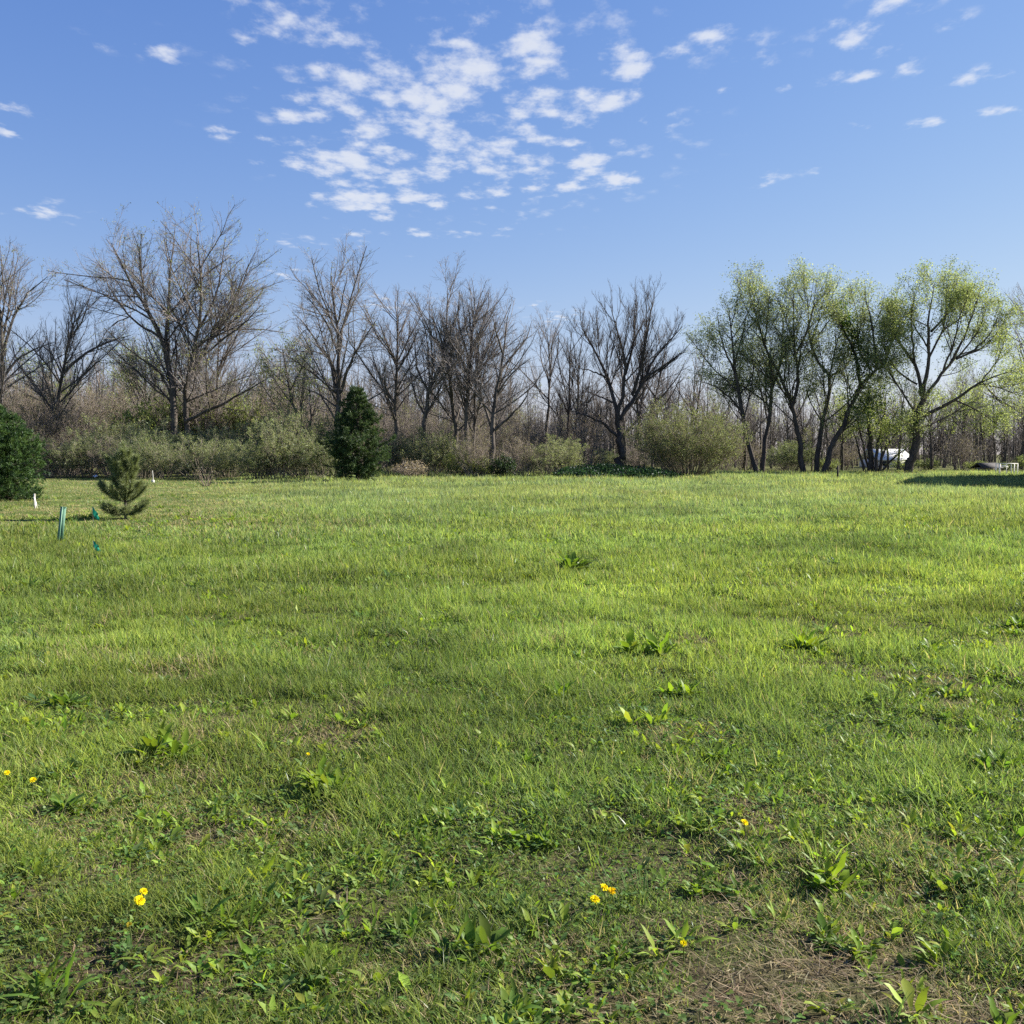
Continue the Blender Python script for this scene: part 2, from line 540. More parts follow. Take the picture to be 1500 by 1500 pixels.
# ------------------------------------------------------------------ blades and leaves
def blades(mb, pos, head, elev, length, width, bend, prof, col, mat=0, fold=0.0, twist=None, tipcol=None):
    """n curved strips. prof = list of (s, w) along the blade; elev, bend in radians"""
    n = len(pos)
    S = len(prof)
    h = np.stack([np.cos(head), np.sin(head), np.zeros(n)], 1)
    side = np.stack([-np.sin(head), np.cos(head), np.zeros(n)], 1)
    if twist is not None:
        side = side * np.cos(twist)[:, None] + h * np.sin(twist)[:, None]
    P = np.empty((n, S, 3)); P[:, 0] = pos
    for k in range(1, S):
        sm = 0.5 * (prof[k][0] + prof[k - 1][0]); ds = prof[k][0] - prof[k - 1][0]
        e = elev - bend * sm
        P[:, k] = P[:, k - 1] + (h * np.cos(e)[:, None] + np.array([0, 0, 1.0]) * np.sin(e)[:, None]) * (length * ds)[:, None]
    wv = np.array([p[1] for p in prof])[None, :]
    if fold > 0:
        P[:, 1:-1] += np.random.default_rng(n).normal(size=(n, S - 2, 3)) * (width * .10)[:, None, None]
        wv = wv * np.random.default_rng(n + 1).uniform(.72, 1.25, (n, S))
    W = wv[:, :, None] * (width * 0.5)[:, None, None] * side[:, None, :]
    if fold > 0:
        upv = np.zeros((n, S, 3)); upv[:, :, 2] = np.array([p[1] for p in prof])[None, :] * (width * 0.5 * fold)[:, None]
        V = np.stack([P + W + upv, P, P - W + upv], 2)
        idx = np.arange(n * S * 3).reshape(n, S, 3)
        q = np.concatenate([np.stack([idx[:, :-1, a], idx[:, :-1, a + 1], idx[:, 1:, a + 1], idx[:, 1:, a]], -1).reshape(-1, 4) for a in (0, 1)])
        rep = S * 3
    else:
        V = np.stack([P + W, P - W], 2)
        idx = np.arange(n * S * 2).reshape(n, S, 2)
        q = np.stack([idx[:, :-1, 0], idx[:, :-1, 1], idx[:, 1:, 1], idx[:, 1:, 0]], -1).reshape(-1, 4)
        rep = S * 2
    c = np.repeat(col, rep, axis=0)
    mb.add(V.reshape(-1, 3), q, mat=mat, col=c)


BLADE3 = [(0, .75), (.35, 1), (.7, .7), (1, .06)]
BLADE2 = [(0, .9), (.5, 1), (1, .08)]
BLADE1 = [(0, 1), (1, .1)]
LEAF = [(0, .12), (.12, .25), (.35, .85), (.6, 1), (.82, .65), (1, .05)]
LEAFS = [(0, .2), (.3, .9), (.65, .95), (1, .08)]


def scatter(y0, y1, dens, rng, margin=1.6):
    """points on the field inside a widening strip in front of the camera"""
    hw = lambda y: 0.545 * y + margin
    area = (y1 - y0) * (hw(y0) + hw(y1))
    n = int(area * dens)
    y = np.sqrt(rng.random(n) * ((y1 + 3)**2 - (y0 + 3)**2) + (y0 + 3)**2) - 3
    x = (rng.random(n) * 2 - 1) * hw(y)
    return x, y


def dry_mask(x, y):
    """0 green .. 1 dry, thin and straw coloured"""
    base = fbm(x + 7, y + 3, 1.5, 3)
    m = sstep(base, 0.60, 0.76) * 0.45
    # worn corner near the camera, to the right
    c = np.exp(-(((x - 1.25) / 0.85)**2 + ((y - 2.65) / 0.42)**2))
    c2 = np.exp(-(((x + 1.75) / 0.35)**2 + ((y - 4.35) / 0.35)**2)) * .6
    m = m * (1 - sstep(y, 6, 12)) + c * (0.5 + base) + c2 * base
    far = sstep(fbm(x, y * 0.6, 0.16, 3), 0.60, 0.78) * 0.35 * sstep(y, 14, 24)
    # mown, drier ground behind the stakes on the left
    left = sstep(-x / np.maximum(y, 1), 0.18, 0.36) * sstep(y, 19.5, 23) * 0.38
    return np.clip(m + far + left, 0, 1)


GREENS = np.array([[.160, .238, .050], [.206, .280, .058], [.122, .205, .060], [.252, .316, .080], [.176, .246, .084]])


def grass_colours(x, y, n, dry, rng):
    g = GREENS[rng.integers(0, len(GREENS), n)]
    tone = fbm(x + 90, y - 30, 0.55, 3)[:, None]
    g = g * (0.45 + 1.10 * tone) * (.86 + .28 * fbm(x - 50, y + 20, 2.4, 2)[:, None])
    yel = sstep(fbm(x - 20, y + 60, 0.22, 2), 0.35, 0.7)[:, None]
    g = g * (1 + yel * np.array([[.20, .10, -.05]]))
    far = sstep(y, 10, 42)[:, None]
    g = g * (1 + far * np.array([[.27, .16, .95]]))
    s = np.array([.42, .35, .20]) * rng.uniform(.55, 1.15, (n, 1))
    isdry = (rng.random(n) < np.clip(dry * 0.85 + 0.035, 0, 1))[:, None]
    c = np.where(isdry, s, g)
    return np.clip(c * (1 + rng.normal(size=(n, 1)) * 0.16), .01, .8)


def make_grass():
    r = np.random.default_rng(21)
    mb = MB()
    # (y0, y1, blades per m2, height, width, profile, twist spread)
    zones = [(1.9, 4.2, 19000, .037, .0035, BLADE3), (4.2, 7.0, 10500, .043, .0042, BLADE3), (7.0, 11.0, 4800, .056, .0058, BLADE2),
             (11.0, 18.0, 2100, .064, .0088, BLADE2), (18.0, 30.0, 850, .075, .0135, BLADE2), (30.0, 50.0, 300, .09, .022, BLADE1), (50.0, 90.0, 90, .11, .036, BLADE1)]
    for (y0, y1, dens, hgt, wid, prof) in zones:
        x, y = scatter(y0, y1, dens, r)
        # tussocks: thin out and lift by noise
        cl = fbm(x, y, 3.1, 3); cl2 = fbm(x + 31, y + 11, 0.7, 3)
        dry = dry_mask(x, y)
        keep = r.random(len(x)) < np.clip(0.66 + 1.4 * (cl - 0.40) - 0.30 * dry, 0.58, 1)
        x, y, cl, cl2, dry = x[keep], y[keep], cl[keep], cl2[keep], dry[keep]
        n = len(x)
        lush = sstep(cl2, 0.30, 0.70)
        near = 1 - sstep(y, 3.5, 9)
        tuft = sstep(fbm(x - 5, y + 77, 2.3, 2), .42, .66)
        h = hgt * (0.38 + 0.40 * cl + 0.60 * lush + 1.05 * tuft) * r.lognormal(0, 0.32, n) * (1 - 0.45 * dry)
        mown = sstep(-x / np.maximum(y, 1), 0.18, 0.36) * sstep(y, 19.5, 23)
        h = h * (1 - 0.5 * mown)
        head = r.uniform(0, 2 * math.pi, n)
        # a light lean to the left, as blown
        lean = r.random(n) < 0.16
        head = np.where(lean, math.pi + r.normal(0, .7, n), head)
        elev = np.clip(r.normal(1.28, .22, n) - .55 * dry * r.random(n) - 0.15 * near, .15, 1.55)
        bend = np.abs(r.normal(.55, .45, n)) + .35 * near * r.random(n)
        pos = np.stack([x, y, ground_z(x, y) - .006], 1)
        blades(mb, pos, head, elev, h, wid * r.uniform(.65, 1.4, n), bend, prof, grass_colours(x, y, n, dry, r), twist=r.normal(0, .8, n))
    # longer, tougher tufts that stand out of the turf and shade it
    x, y = scatter(2.0, 40, 1.3, r)
    sel = r.random(len(x)) < np.clip(0.3 + fbm(x, y, .4, 2), 0, 1) * np.where(y < 8, 1.0, .55)
    x, y = x[sel], y[sel]
    k = 34
    n = len(x) * k
    rad = np.abs(r.normal(0, .055, n)) * np.repeat(r.uniform(.6, 1.6, len(x)), k); an = r.uniform(0, 6.283, n)
    X = np.repeat(x, k) + rad * np.cos(an); Y = np.repeat(y, k) + rad * np.sin(an)
    sz = np.repeat(r.uniform(.6, 1.3, len(x)), k)
    c0 = np.repeat(GREENS[r.integers(0, 5, len(x))] * r.uniform(.75, 1.25, (len(x), 1)), k, axis=0)
    blades(mb, np.stack([X, Y, ground_z(X, Y) - .005], 1), an + r.normal(0, .5, n), np.clip(r.normal(1.15, .2, n), .4, 1.5), .15 * sz * r.uniform(.5, 1.2, n),
           (.0042 + .00035 * Y), r.uniform(.3, 1.5, n), BLADE3, np.clip(c0 * (1 + r.normal(size=(n, 1)) * .18), .01, .8), twist=r.normal(0, .5, n))
    # straw lying flat between the living blades
    x, y = scatter(1.9, 9, 3000, r)
    dry = dry_mask(x, y)
    sel = r.random(len(x)) < 0.10 + 1.0 * dry
    x, y = x[sel], y[sel]; n = len(x)
    c = np.array([.44, .36, .23]) * r.uniform(.35, 1.2, (n, 1)) * (1 + r.normal(size=(n, 3)) * .06)
    blades(mb, np.stack([x, y, ground_z(x, y) + r.uniform(.002, .016, n)], 1), r.uniform(0, 6.283, n), r.normal(.12, .16, n), r.uniform(.03, .11, n), r.uniform(.0016, .0040, n),
           r.normal(.1, .4, n), BLADE2, np.clip(c, .02, .7), twist=r.normal(0, .6, n))
    tag(mb.build('grass', M['grass']), 'green and straw coloured spring grass covering the whole field', 'grass', kind='stuff')


def rosette(mb, cx, cy, nleaf, size, col, r, elev=(.25, 1.1), wf=.26, mat=0, spread=.02, amt=.16):
    head = r.uniform(0, 6.283) + np.arange(nleaf) * 2.4 + r.normal(0, .3, nleaf)
    e = r.uniform(elev[0], elev[1], nleaf)
    L = size * r.uniform(.55, 1.1, nleaf)
    pos = np.stack([cx + np.cos(head) * spread * r.random(nleaf), cy + np.sin(head) * spread * r.random(nleaf), np.full(nleaf, 0.0)], 1)
    pos[:, 2] = ground_z(pos[:, 0], pos[:, 1]) - .003
    blades(mb, pos, head, e, L, L * wf * r.uniform(.75, 1.25, nleaf), r.uniform(.4, 1.4, nleaf), LEAF, vary(col, nleaf, r, amt, .07), mat=mat, fold=.28, twist=r.normal(0, .3, nleaf))


def make_weeds():
    r = np.random.default_rng(33)
    mb = MB()
    # broad leaved rosettes scattered through the turf
    x, y = scatter(1.9, 26, 26, r)
    pr = np.where(y < 7.5, 1.0, np.where(y < 13, .60, .28)) * np.clip(sstep(fbm(x + 3, y - 8, .9, 3), .38, .66) + .12, 0, 1)
    sel = r.random(len(x)) < pr
    xn, yn = scatter(1.9, 9.5, 210, r)
    pn = np.clip(sstep(fbm(xn + 33, yn - 2, 1.3, 3), .40, .62) + .10, 0, 1) * np.where(yn < 6, 1, .5) * (1 - .7 * dry_mask(xn, yn))
    sn = r.random(len(xn)) < pn
    for cx, cy in zip(np.concatenate([x[sel], xn[sn]]), np.concatenate([y[sel], yn[sn]])):
        s = r.uniform(.030, .085) * (1 + .025 * cy)
        k = r.random()
        col = (.180, .275, .045) if k < .45 else ((.260, .350, .058) if k < .82 else (.115, .195, .062))
        rosette(mb, cx, cy, int(r.integers(5, 11)), s, col, r, (.4, 1.45), r.uniform(.15, .30))
    # tufted clumps that stand above the turf and shade it
    x, y = scatter(2.0, 24, 4.6, r)
    pr = np.where(y < 7, 1.0, np.where(y < 12, .75, .65)) * np.clip(.25 + 1.1 * sstep(fbm(x + 63, y + 12, .8, 2), .35, .65), 0, 1)
    sel = r.random(len(x)) < pr
    for cx, cy in zip(x[sel], y[sel]):
        k = r.random()
        col = (.190, .280, .046) if k < .45 else ((.270, .355, .060) if k < .85 else (.115, .195, .065))
        sz = r.uniform(.055, .115) * (1 + .03 * cy); w = r.uniform(.14, .26)
        for _ in range(int(r.integers(2, 6))):
            rosette(mb, cx + r.normal(0, sz * .55), cy + r.normal(0, sz * .45), int(r.integers(6, 11)), sz * r.uniform(.6, 1), col, r, (.55, 1.45), w)
    # clover and other small round leaves, in drifts
    x, y = scatter(1.9, 8.5, 700, r)
    dr = sstep(fbm(x - 12, y + 5, 1.1, 3), .50, .66) + .5 * np.exp(-(((x + 1.1) / .8)**2 + ((y - 2.9) / .5)**2))
    sel = r.random(len(x)) < dr * .75
    x, y = x[sel], y[sel]; n = len(x)
    z = ground_z(x, y) + r.uniform(.012, .05, n)
    cc = vary((.130, .210, .055), n, r, .2, .08)
    a0 = r.uniform(0, 6.283, n)
    for j in range(3):
        blades(mb, np.stack([x, y, z], 1), a0 + j * 2.094, r.normal(.3, .4, n), r.uniform(.009, .017, n), r.uniform(.010, .017, n), r.normal(.2, .3, n), LEAFS, cc)
    tag(mb.build('ground_weeds', M['weed']), 'low broad leaved weeds and clover growing through the grass', 'weeds', kind='stuff')


make_grass()
make_weeds()

# ------------------------------------------------------------------ dock plants and dandelions: things one can count
DOCKS = [  # pixel x, y of the foot, size in px, label
    (822, 1030, 62, 'sunlit clump of upright dock leaves alone in the middle of the grass'),
    (262, 1112, 88, 'large bright dock clump with a pale leaf at its right, dark shade on its left'),
    (712, 1392, 108, 'largest dark leaved dock near the camera with long drooping pale leaves'),
    (602, 1350, 62, 'low dock rosette just left of the largest dock'),
    (96, 1040, 56, 'broad bluish dock leaves standing near the left edge'),
    (996, 1018, 54, 'yellow green dock clump right of the middle clump'),
    (1188, 958, 58, 'bright dock clump with a long dark shadow strip beside it'),
    (940, 962, 66, 'wide low patch of dock leaves behind the yellow green clump'),
    (775, 1118, 48, 'small pale tipped dock rosette below the middle clump'),
    (912, 1108, 52, 'flat dock rosette with leaves pressed into the grass'),
    (1368, 955, 50, 'small dock clump far back on the right'),
    (1478, 915, 48, 'dock clump close to the right edge of the far field'),
    (468, 1440, 66, 'dock plant beside the bare patch at the bottom edge'),
    (752, 1480, 70, 'dock rosette cut by the bottom edge of the picture'),
    (1042, 1300, 72, 'dark shaded dock clump right of the three dandelions'),
    (1222, 1292, 92, 'long row of bright dock leaves above the dry ground'),
    (60, 1450, 112, 'long leaved weed clump in the bottom corner by the clover'),
    (802, 1232, 56, 'dock rosette with silvery leaves above the dandelion group'),
    (1462, 1125, 58, 'dock clump at the right edge halfway down the grass'),
    (128, 1195, 66, 'dock clump below the pair of dandelions at the left'),
    (482, 1155, 78, 'scattered dock rosette right of the large bright clump'),
    (1208, 1385, 60, 'lone green dock rosette on the dry straw'),
    (52, 864, 44, 'dark small dock clump in the taller grass below the green stake'),
    (1430, 1300, 62, 'ragged dock plant on the dry ground by the right edge'),
    (300, 1350, 96, 'spiky narrow leaved weed clump beside the two dandelions'),
    (845, 832, 60, 'wide dark weed patch far back in the middle of the field'),
    (1090, 1250, 48, 'small dock rosette under the lone dandelion'),
    (1395, 1190, 50, 'flat weed rosette in the grass right of the lone dandelion'),
]


def make_docks():
    r = np.random.default_rng(44)
    for (x, y, s, lab) in DOCKS:
        g = gpx(x, y)
        dist = math.hypot(g[1], EYE)
        size = s / FPX * dist * .68
        o = empty('dock_plant', (g[0], g[1], 0), 0, lab, 'weed', 'dock plants in the grass')
        mb = MB()
        narrow = 'narrow' in lab or 'long leaved' in lab
        n = int(r.integers(44, 64))
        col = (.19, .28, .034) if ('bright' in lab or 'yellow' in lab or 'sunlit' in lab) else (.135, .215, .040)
        for _ in range(6):
            ax, ay = r.normal(0, size * .38), r.normal(0, size * .30)
            rosette(mb, g[0] + ax, g[1] + ay, max(5, n // 4), size * r.uniform(.5, 1.0), col, r, (.5, 1.45), .115 if narrow else r.uniform(.17, .25), spread=size * .12)
        for v in mb.v: v -= np.array([g[0], g[1], 0], np.float32)
        mb.build('leaves', M['weed'], o)


FLOWERS = [(12, 1141, .9, 'dandelion cut by the left edge, left of its neighbour'), (48, 1153, 1.0, 'round yellow dandelion by the left edge with a smaller one to its left'),
           (198, 1318, 1.15, 'wide open dandelion, lower of the pair above the spiky weeds'), (213, 1304, .9, 'tilted dandelion, upper of the pair above the spiky weeds'),
           (192, 1354, .65, 'dull half closed dandelion below the pair'), (455, 1102, .6, 'tiny far dandelion right of the large bright dock'),
           (877, 1311, 1.05, 'dandelion lowest of the group of three in the middle'), (888, 1293, 1.0, 'dandelion topmost of the group of three in the middle'),
           (901, 1304, 1.0, 'orange tinted dandelion rightmost of the group of three'), (1092, 1205, 1.0, 'lone dandelion in the grass on the right'),
           (1002, 1374, .75, 'small side on dandelion near the bottom right of the group'), (1120, 997, .6, 'faint tiny dandelion far back on the right')]


def make_dandelions():
    r = np.random.default_rng(55)
    for (x, y, s, lab) in FLOWERS:
        hz = .075 * (1 if s > .8 else .8)
        d = pxdir(x, y)
        t = (EYE - hz) / -d[2]
        p = np.array([0, 0, EYE]) + d * t
        o = empty('dandelion', (p[0], p[1], float(ground_z(p[0], p[1]))), 0, lab, 'flower', 'dandelions in the grass')
        mb = MB()
        lean = np.array([r.normal(0, .008), r.normal(0, .008), 0])
        K = 5
        P = np.array([[0, 0, 0] + lean * (k / (K - 1))**2 + np.array([0, 0, hz * k / (K - 1)]) for k in range(K)])[None]
        tubes(mb, P, np.full((1, K), .0022), 6, col=np.array([.16, .20, .07]))
        mb.build('stem', M['weed'], o)
        mb = MB()
        top = P[0, -1]
        rad = .0145 * s
        n = 120
        lay = r.random(n)
        head = r.uniform(0, 6.283, n)
        pos = top + np.stack([np.cos(head) * rad * .15 * lay, np.sin(head) * rad * .15 * lay, .002 + .002 * lay], 1)
        # tip the flower toward the camera and the sun a little
        yel = np.array([.90, .76, .015]) if 'orange' not in lab else np.array([.90, .66, .015])
        if 'dull' in lab: yel = np.array([.5, .42, .05])
        blades(mb, pos, head, .15 + 1.2 * (1 - lay), rad * (.55 + .5 * lay), np.full(n, rad * .23), np.full(n, .25), [(0, .7), (.6, 1), (.95, .85), (1, .5)],
               vary(yel, n, r, .08, .03))
        A = Matrix.Rotation(.5, 3, 'X') @ Matrix.Rotation(r.normal(.15, .15), 3, 'Y')
        A = np.array(A)
        for v in mb.v: v[:] = (v - top) @ A.T + top
        mb.build('flower_head', M['petal'], o)
        mb = MB()
        nn = 9
        hd = np.arange(nn) * .698 + r.normal(0, .15, nn)
        blades(mb, np.tile(top - np.array([0, 0, .007]), (nn, 1)), hd, np.full(nn, .9), np.full(nn, rad * .6), np.full(nn, rad * .35), np.full(nn, .3), LEAFS, vary((.09, .14, .04), nn, r))
        mb.build('sepals', M['weed'], o)


make_docks()
make_dandelions()


# ------------------------------------------------------------------ trees
def branchy(limbs, rng, d1=1.6, d2=2.4, d3=4.6, lf=(.62, .50, .50), ang=((26, 60), (25, 62), (22, 60)), up=(.045, .04, .03), wig=.115, t0=.25, rtwig=.008, lmax=(7, 3.2, 1.6)):
    """limbs: list of (points (K,3), r0, r1). returns main tubes and three levels of branches"""
    K0 = 12
    P0 = np.stack([resample(p, K0) for p, _, _ in limbs])
    R0 = np.stack([np.linspace(1, 0, K0)**0.85 * (a - b) + b for _, a, b in limbs])
    P0[:, 1:-1] += rng.normal(size=(len(limbs), K0 - 2, 3)) * R0[:, 1:-1, None] * .35
    P1, R1 = sprout(P0, R0, d1, t0, ang[0], lf[0], up[0], wig, 6, .0105, rtwig, rng, .6, lmax[0])
    P2, R2 = sprout(P1, R1, d2, .15, ang[1], lf[1], up[1], wig, 5, .0105, rtwig, rng, .35, lmax[1])
    P3, R3 = sprout(P2, R2, d3, .10, ang[2], lf[2], up[2], wig, 3, .008, rtwig * .75, rng, .25, lmax[2])
    return (P0, R0), (P1, R1), (P2, R2), (P3, R3)


def tree(name, base, limbs, label, cat='tree', group=None, leaves=None, bark='bark', seed=1, ivy=None, top=.86, **kw):
    """limbs in world coordinates; base = world foot. parts: trunk, crown"""
    r = np.random.default_rng(seed)
    o = empty(name, base, 0, label, cat, group)
    L = [(np.asarray(p, float) - np.asarray(base), a * .86, b * .8) for p, a, b in limbs]
    for p, _, _ in L:             # the twigs go on past the limb tips, so the limbs stop short of the crown's top
        z0 = .38 * max(q[0][:, 2].max() for q in L)
        f = np.clip((p[:, 2] - z0) / (1.5 * z0), 0, 1) * (1 - top) * .7
        p[:, 0] *= 1 - f
        p[:, 2] = np.where(p[:, 2] > z0, z0 + (p[:, 2] - z0) * top, p[:, 2])
    kw['d1'] = kw.get('d1', 1.6) * (1.55 if bark == 'bark' else 1.15); kw['d2'] = kw.get('d2', 2.4) * (1.6 if bark == 'bark' else 1.2)
    if 'ang' not in kw:           # no two trees open their crowns alike
        f = r.uniform(.80, 1.08)
        kw['ang'] = tuple((a * f, min(75, b * f)) for a, b in ((26, 60), (25, 62), (22, 60)))
        kw['up'] = tuple(u * r.uniform(.6, 2.0) for u in (.045, .04, .03))
        q = r.uniform(.85, 1.2)
        kw['lf'] = (.60 * q, .50, .50)
    b0, b1, b2, b3 = branchy(L, r, **kw)
    mb = MB()
    tubes(mb, b0[0], b0[1], 8)
    big = b1[1][:, 0] > .035
    tubes(mb, b1[0][big], b1[1][big], 5)
    mb.build('trunk', M[bark], o)
    mb = MB()
    tubes(mb, b1[0][~big], b1[1][~big], 4)
    tubes(mb, b2[0], b2[1], 3); tubes(mb, b3[0], b3[1], 3)
    mats = [M['twig'] if bark == 'bark' else M['bark_dark'], M['leaf']]
    if leaves:
        cnt, size, cols, per = leaves[:4]
        src = np.concatenate([b3[0][:, 1:].reshape(-1, 3), b2[0][:, 2:].reshape(-1, 3)])
        keepf = leaves[4] if len(leaves) > 4 else None
        q4 = cnt // 4          # leaves sit in small bunches along the twigs
        pick = np.repeat(src[r.integers(0, len(src), q4)] + r.normal(size=(q4, 3)) * per * .7, 4, axis=0)
        pick = pick + r.normal(size=pick.shape) * size * .95
        if keepf is not None: pick = pick[keepf(pick, r)]
        c = np.asarray(cols)[r.integers(0, len(cols), len(pick))]
        tone = .75 + .6 * fbm(pick[:, 0] + seed, pick[:, 2] + pick[:, 1] * .5, .5, 2)[:, None]
        leafquads(mb, pick, size, np.clip(c * tone * (1 + r.normal(size=(len(pick), 1)) * .2), .01, .7), rng=r, aspect=.62)
    mb.build('crown', mats, o)
    if ivy is not None:
        mb = MB()
        for pts, rad, n in ivy:
            q = resample(np.asarray(pts) - np.asarray(base), 24)
            p = q[r.integers(0, 24, n)] + r.normal(size=(n, 3)) * rad
            leafquads(mb, p, .17, vary((.055, .105, .020), n, r, .3, .1), mat=0, rng=r, aspect=.8)
        mb.build('ivy', M['leaf'], o)
    return o


def T(d, pts, r0, r1, depth=0.0, start=0.0):
    """a limb traced in photograph pixels at distance d; depth = how far it leans away at its tip (m)"""
    n = len(pts)
    out = []
    for i, (x, y) in enumerate(pts):
        out.append(px(x, y, d + start + (depth - start) * (i / (n - 1))**1.2))
    return (np.array(out), r0, r1)


def foot(x, d):
    p = px(x, 700, d)
    return np.array([p[0], d, float(ground_z(p[0], d)) - .05])


def trunk_from(x, d, pts, r0, r1, depth=0.0):
    p = T(d, pts, r0, r1, depth)
    f = foot(x, d)
    return (np.vstack([f[None], p[0]]), r0, r1)


BUD = [[.24, .26, .09], [.27, .26, .12], [.18, .22, .08]]
PALE = [[.27, .31, .16], [.23, .28, .12], [.33, .36, .22], [.16, .21, .08]]
YELG = [[.28, .33, .11], [.23, .29, .09], [.33, .37, .16], [.17, .23, .07]]
BIGW = dict(wig=.14)


def make_trees():
    D = 80
    # far left, trunk on the picture's edge
    b = foot(-2, 74)
    tree('bare_tree', b, [trunk_from(-2, 74, [(1, 560), (3, 480), (-4, 410), (-12, 350)], .30, .03), T(74, [(3, 555), (20, 527), (45, 507), (85, 490)], .12, .02, 1.5), T(74, [(2, 525), (18, 460), (40, 415), (78, 380)], .15, .02, -2),
                           T(74, [(2, 500), (12, 440), (20, 385), (28, 345)], .12, .02, 2), T(74, [(0, 540), (-30, 480), (-60, 420), (-80, 370)], .15, .02, 1)],
         'bare tall tree cut by the left edge, behind the dark conifer', group='tall trees along the edge of the field', seed=101, leaves=(900, .10, BUD, .08), d1=1.8, d2=2.6)
    b = foot(82, 78)
    tree('bare_tree', b, [trunk_from(82, 78, [(86, 580), (93, 530), (106, 470), (117, 428)], .22, .03), T(78, [(93, 540), (115, 517), (140, 498), (170, 484), (200, 474)], .15, .02, 2), T(78, [(92, 545), (82, 520), (70, 500), (55, 490)], .09, .02, -1),
                           T(78, [(104, 480), (122, 455), (132, 430), (138, 410)], .08, .015, -1.5)],
         'leaning bare tree with a long limb, between the edge tree and the biggest bare tree', group='tall trees along the edge of the field', seed=102, d1=1.9)
    b = foot(258, D)
    tree('twin_trunk_tree', b, [trunk_from(257, D, [(256, 600), (253, 570), (243, 517), (220, 453), (190, 400), (155, 330)], .40, .03), T(D, [(246, 535), (243, 503), (246, 437), (248, 380), (253, 337), (256, 296)], .20, .02, 2.0),
                                 trunk_from(272, D + .4, [(272, 610), (274, 560), (284, 510), (293, 457), (298, 387), (291, 318)], .32, .03, -2), T(D, [(278, 556), (300, 510), (322, 468), (350, 420), (376, 355)], .22, .02, 3.0),
                                 T(D, [(252, 588), (234, 545), (200, 517), (165, 486)], .15, .02, -2.5), T(D, [(272, 617), (313, 598), (360, 573), (402, 548)], .17, .025, -3.5),
                                 T(D, [(296, 518), (330, 488), (362, 462), (392, 430)], .12, .02, -2), T(D, [(232, 485), (198, 462), (168, 425), (142, 385)], .13, .02, 3), T(D, [(288, 480), (318, 420), (330, 365), (336, 318)], .13, .02, 1.5),
                                 T(D, [(212, 440), (205, 390), (200, 340), (190, 310)], .11, .02, -2.5)],
         'biggest bare tree on the left, twin trunks and a huge rounded crown', group='tall trees along the edge of the field', seed=103, top=.88, leaves=(9000, .10, BUD, .14), d1=1.65, d2=2.8, ang=((30, 68), (28, 65), (22, 60)))
    b = foot(317, 84)
    tree('bare_tree', b, [trunk_from(317, 84, [(317, 600), (318, 540), (321, 480), (330, 430)], .18, .03), T(84, [(318, 575), (305, 548), (292, 528), (280, 510)], .09, .02, 1), T(84, [(319, 545), (335, 505), (352, 470), (362, 440)], .10, .02, -1)],
         'slim bare tree close behind the low curved limb of the biggest bare tree', group='tall trees along the edge of the field', seed=104, d1=1.8)
    b = foot(440, 76)
    tree('budding_tree', b, [trunk_from(446, 76, [(445, 625), (428, 585), (418, 535), (410, 487)], .17, .02), T(76, [(430, 590), (412, 565), (395, 535), (380, 500)], .09, .015, 2), T(76, [(424, 565), (440, 530), (450, 505), (462, 480)], .09, .015, -2),
                               T(76, [(455, 630), (455, 590), (452, 545), (440, 515)], .10, .015, 1)],
         'leaning tree in yellow green bud, left of the tall tree behind the pine', group='tall trees along the edge of the field', seed=105, leaves=(4200, .12, YELG, .15), d1=2.2, d2=3.0)
    b = foot(495, 74)
    tree('bare_tree', b, [trunk_from(495, 74, [(495, 610), (496, 544), (496, 488), (489, 418), (484, 362)], .30, .025), T(74, [(492, 575), (484, 522), (464, 488), (442, 452), (424, 432)], .15, .02, 2.5), T(74, [(494, 502), (478, 452), (455, 415), (440, 395)], .11, .02, -2),
                           T(74, [(499, 575), (514, 522), (537, 477), (560, 440)], .15, .02, -2.5), T(74, [(498, 498), (503, 454), (520, 412), (536, 373)], .13, .02, 2), T(74, [(493, 596), (464, 576), (440, 566)], .09, .02, 1), T(74, [(494, 450), (502, 410), (508, 380), (512, 358)], .09, .015, -1)],
         'tall bare tree with a fan crown standing right behind the pine', group='tall trees along the edge of the field', seed=106, top=.80, d1=1.8, d2=2.5, leaves=(500, .09, BUD, .06), rtwig=.009)
    b = foot(580, 77)
    tree('bare_tree', b, [trunk_from(580, 77, [(580, 640), (581, 572), (582, 516), (582, 446), (578, 418)], .24, .025), T(77, [(577, 590), (559, 550), (537, 505)], .12, .02, 2), T(77, [(583, 535), (604, 494), (618, 462)], .12, .02, -2), T(77, [(580, 520), (562, 477), (551, 448)], .11, .02, -1.5),
                           T(77, [(582, 600), (600, 572), (614, 560)], .08, .015, 1.5), T(77, [(582, 480), (595, 450), (602, 425)], .08, .015, 1)],
         'bare tree with straight single trunk, first to the right of the pine', group='tall trees along the edge of the field', seed=107, d1=2.0, d2=2.6)
    b = foot(618, 75)
    tree('bare_tree', b, [trunk_from(618, 75, [(619, 640), (622, 600), (632, 558), (649, 527), (654, 488), (660, 396)], .24, .025), trunk_from(668, 76, [(668, 640), (663, 586), (656, 516), (645, 470), (625, 430)], .24, .02, -2),
                           T(75, [(628, 570), (612, 535), (608, 500), (603, 460)], .11, .02, 2), T(75, [(655, 500), (668, 460), (680, 420)], .11, .02, -1.5), T(75, [(652, 510), (640, 470), (632, 430)], .10, .02, 2)],
         'pair of bare trunks crossing as an X with a pointed joint crown', group='tall trees along the edge of the field', seed=108, d1=2.1, d2=2.7)
    b = foot(684, 75)
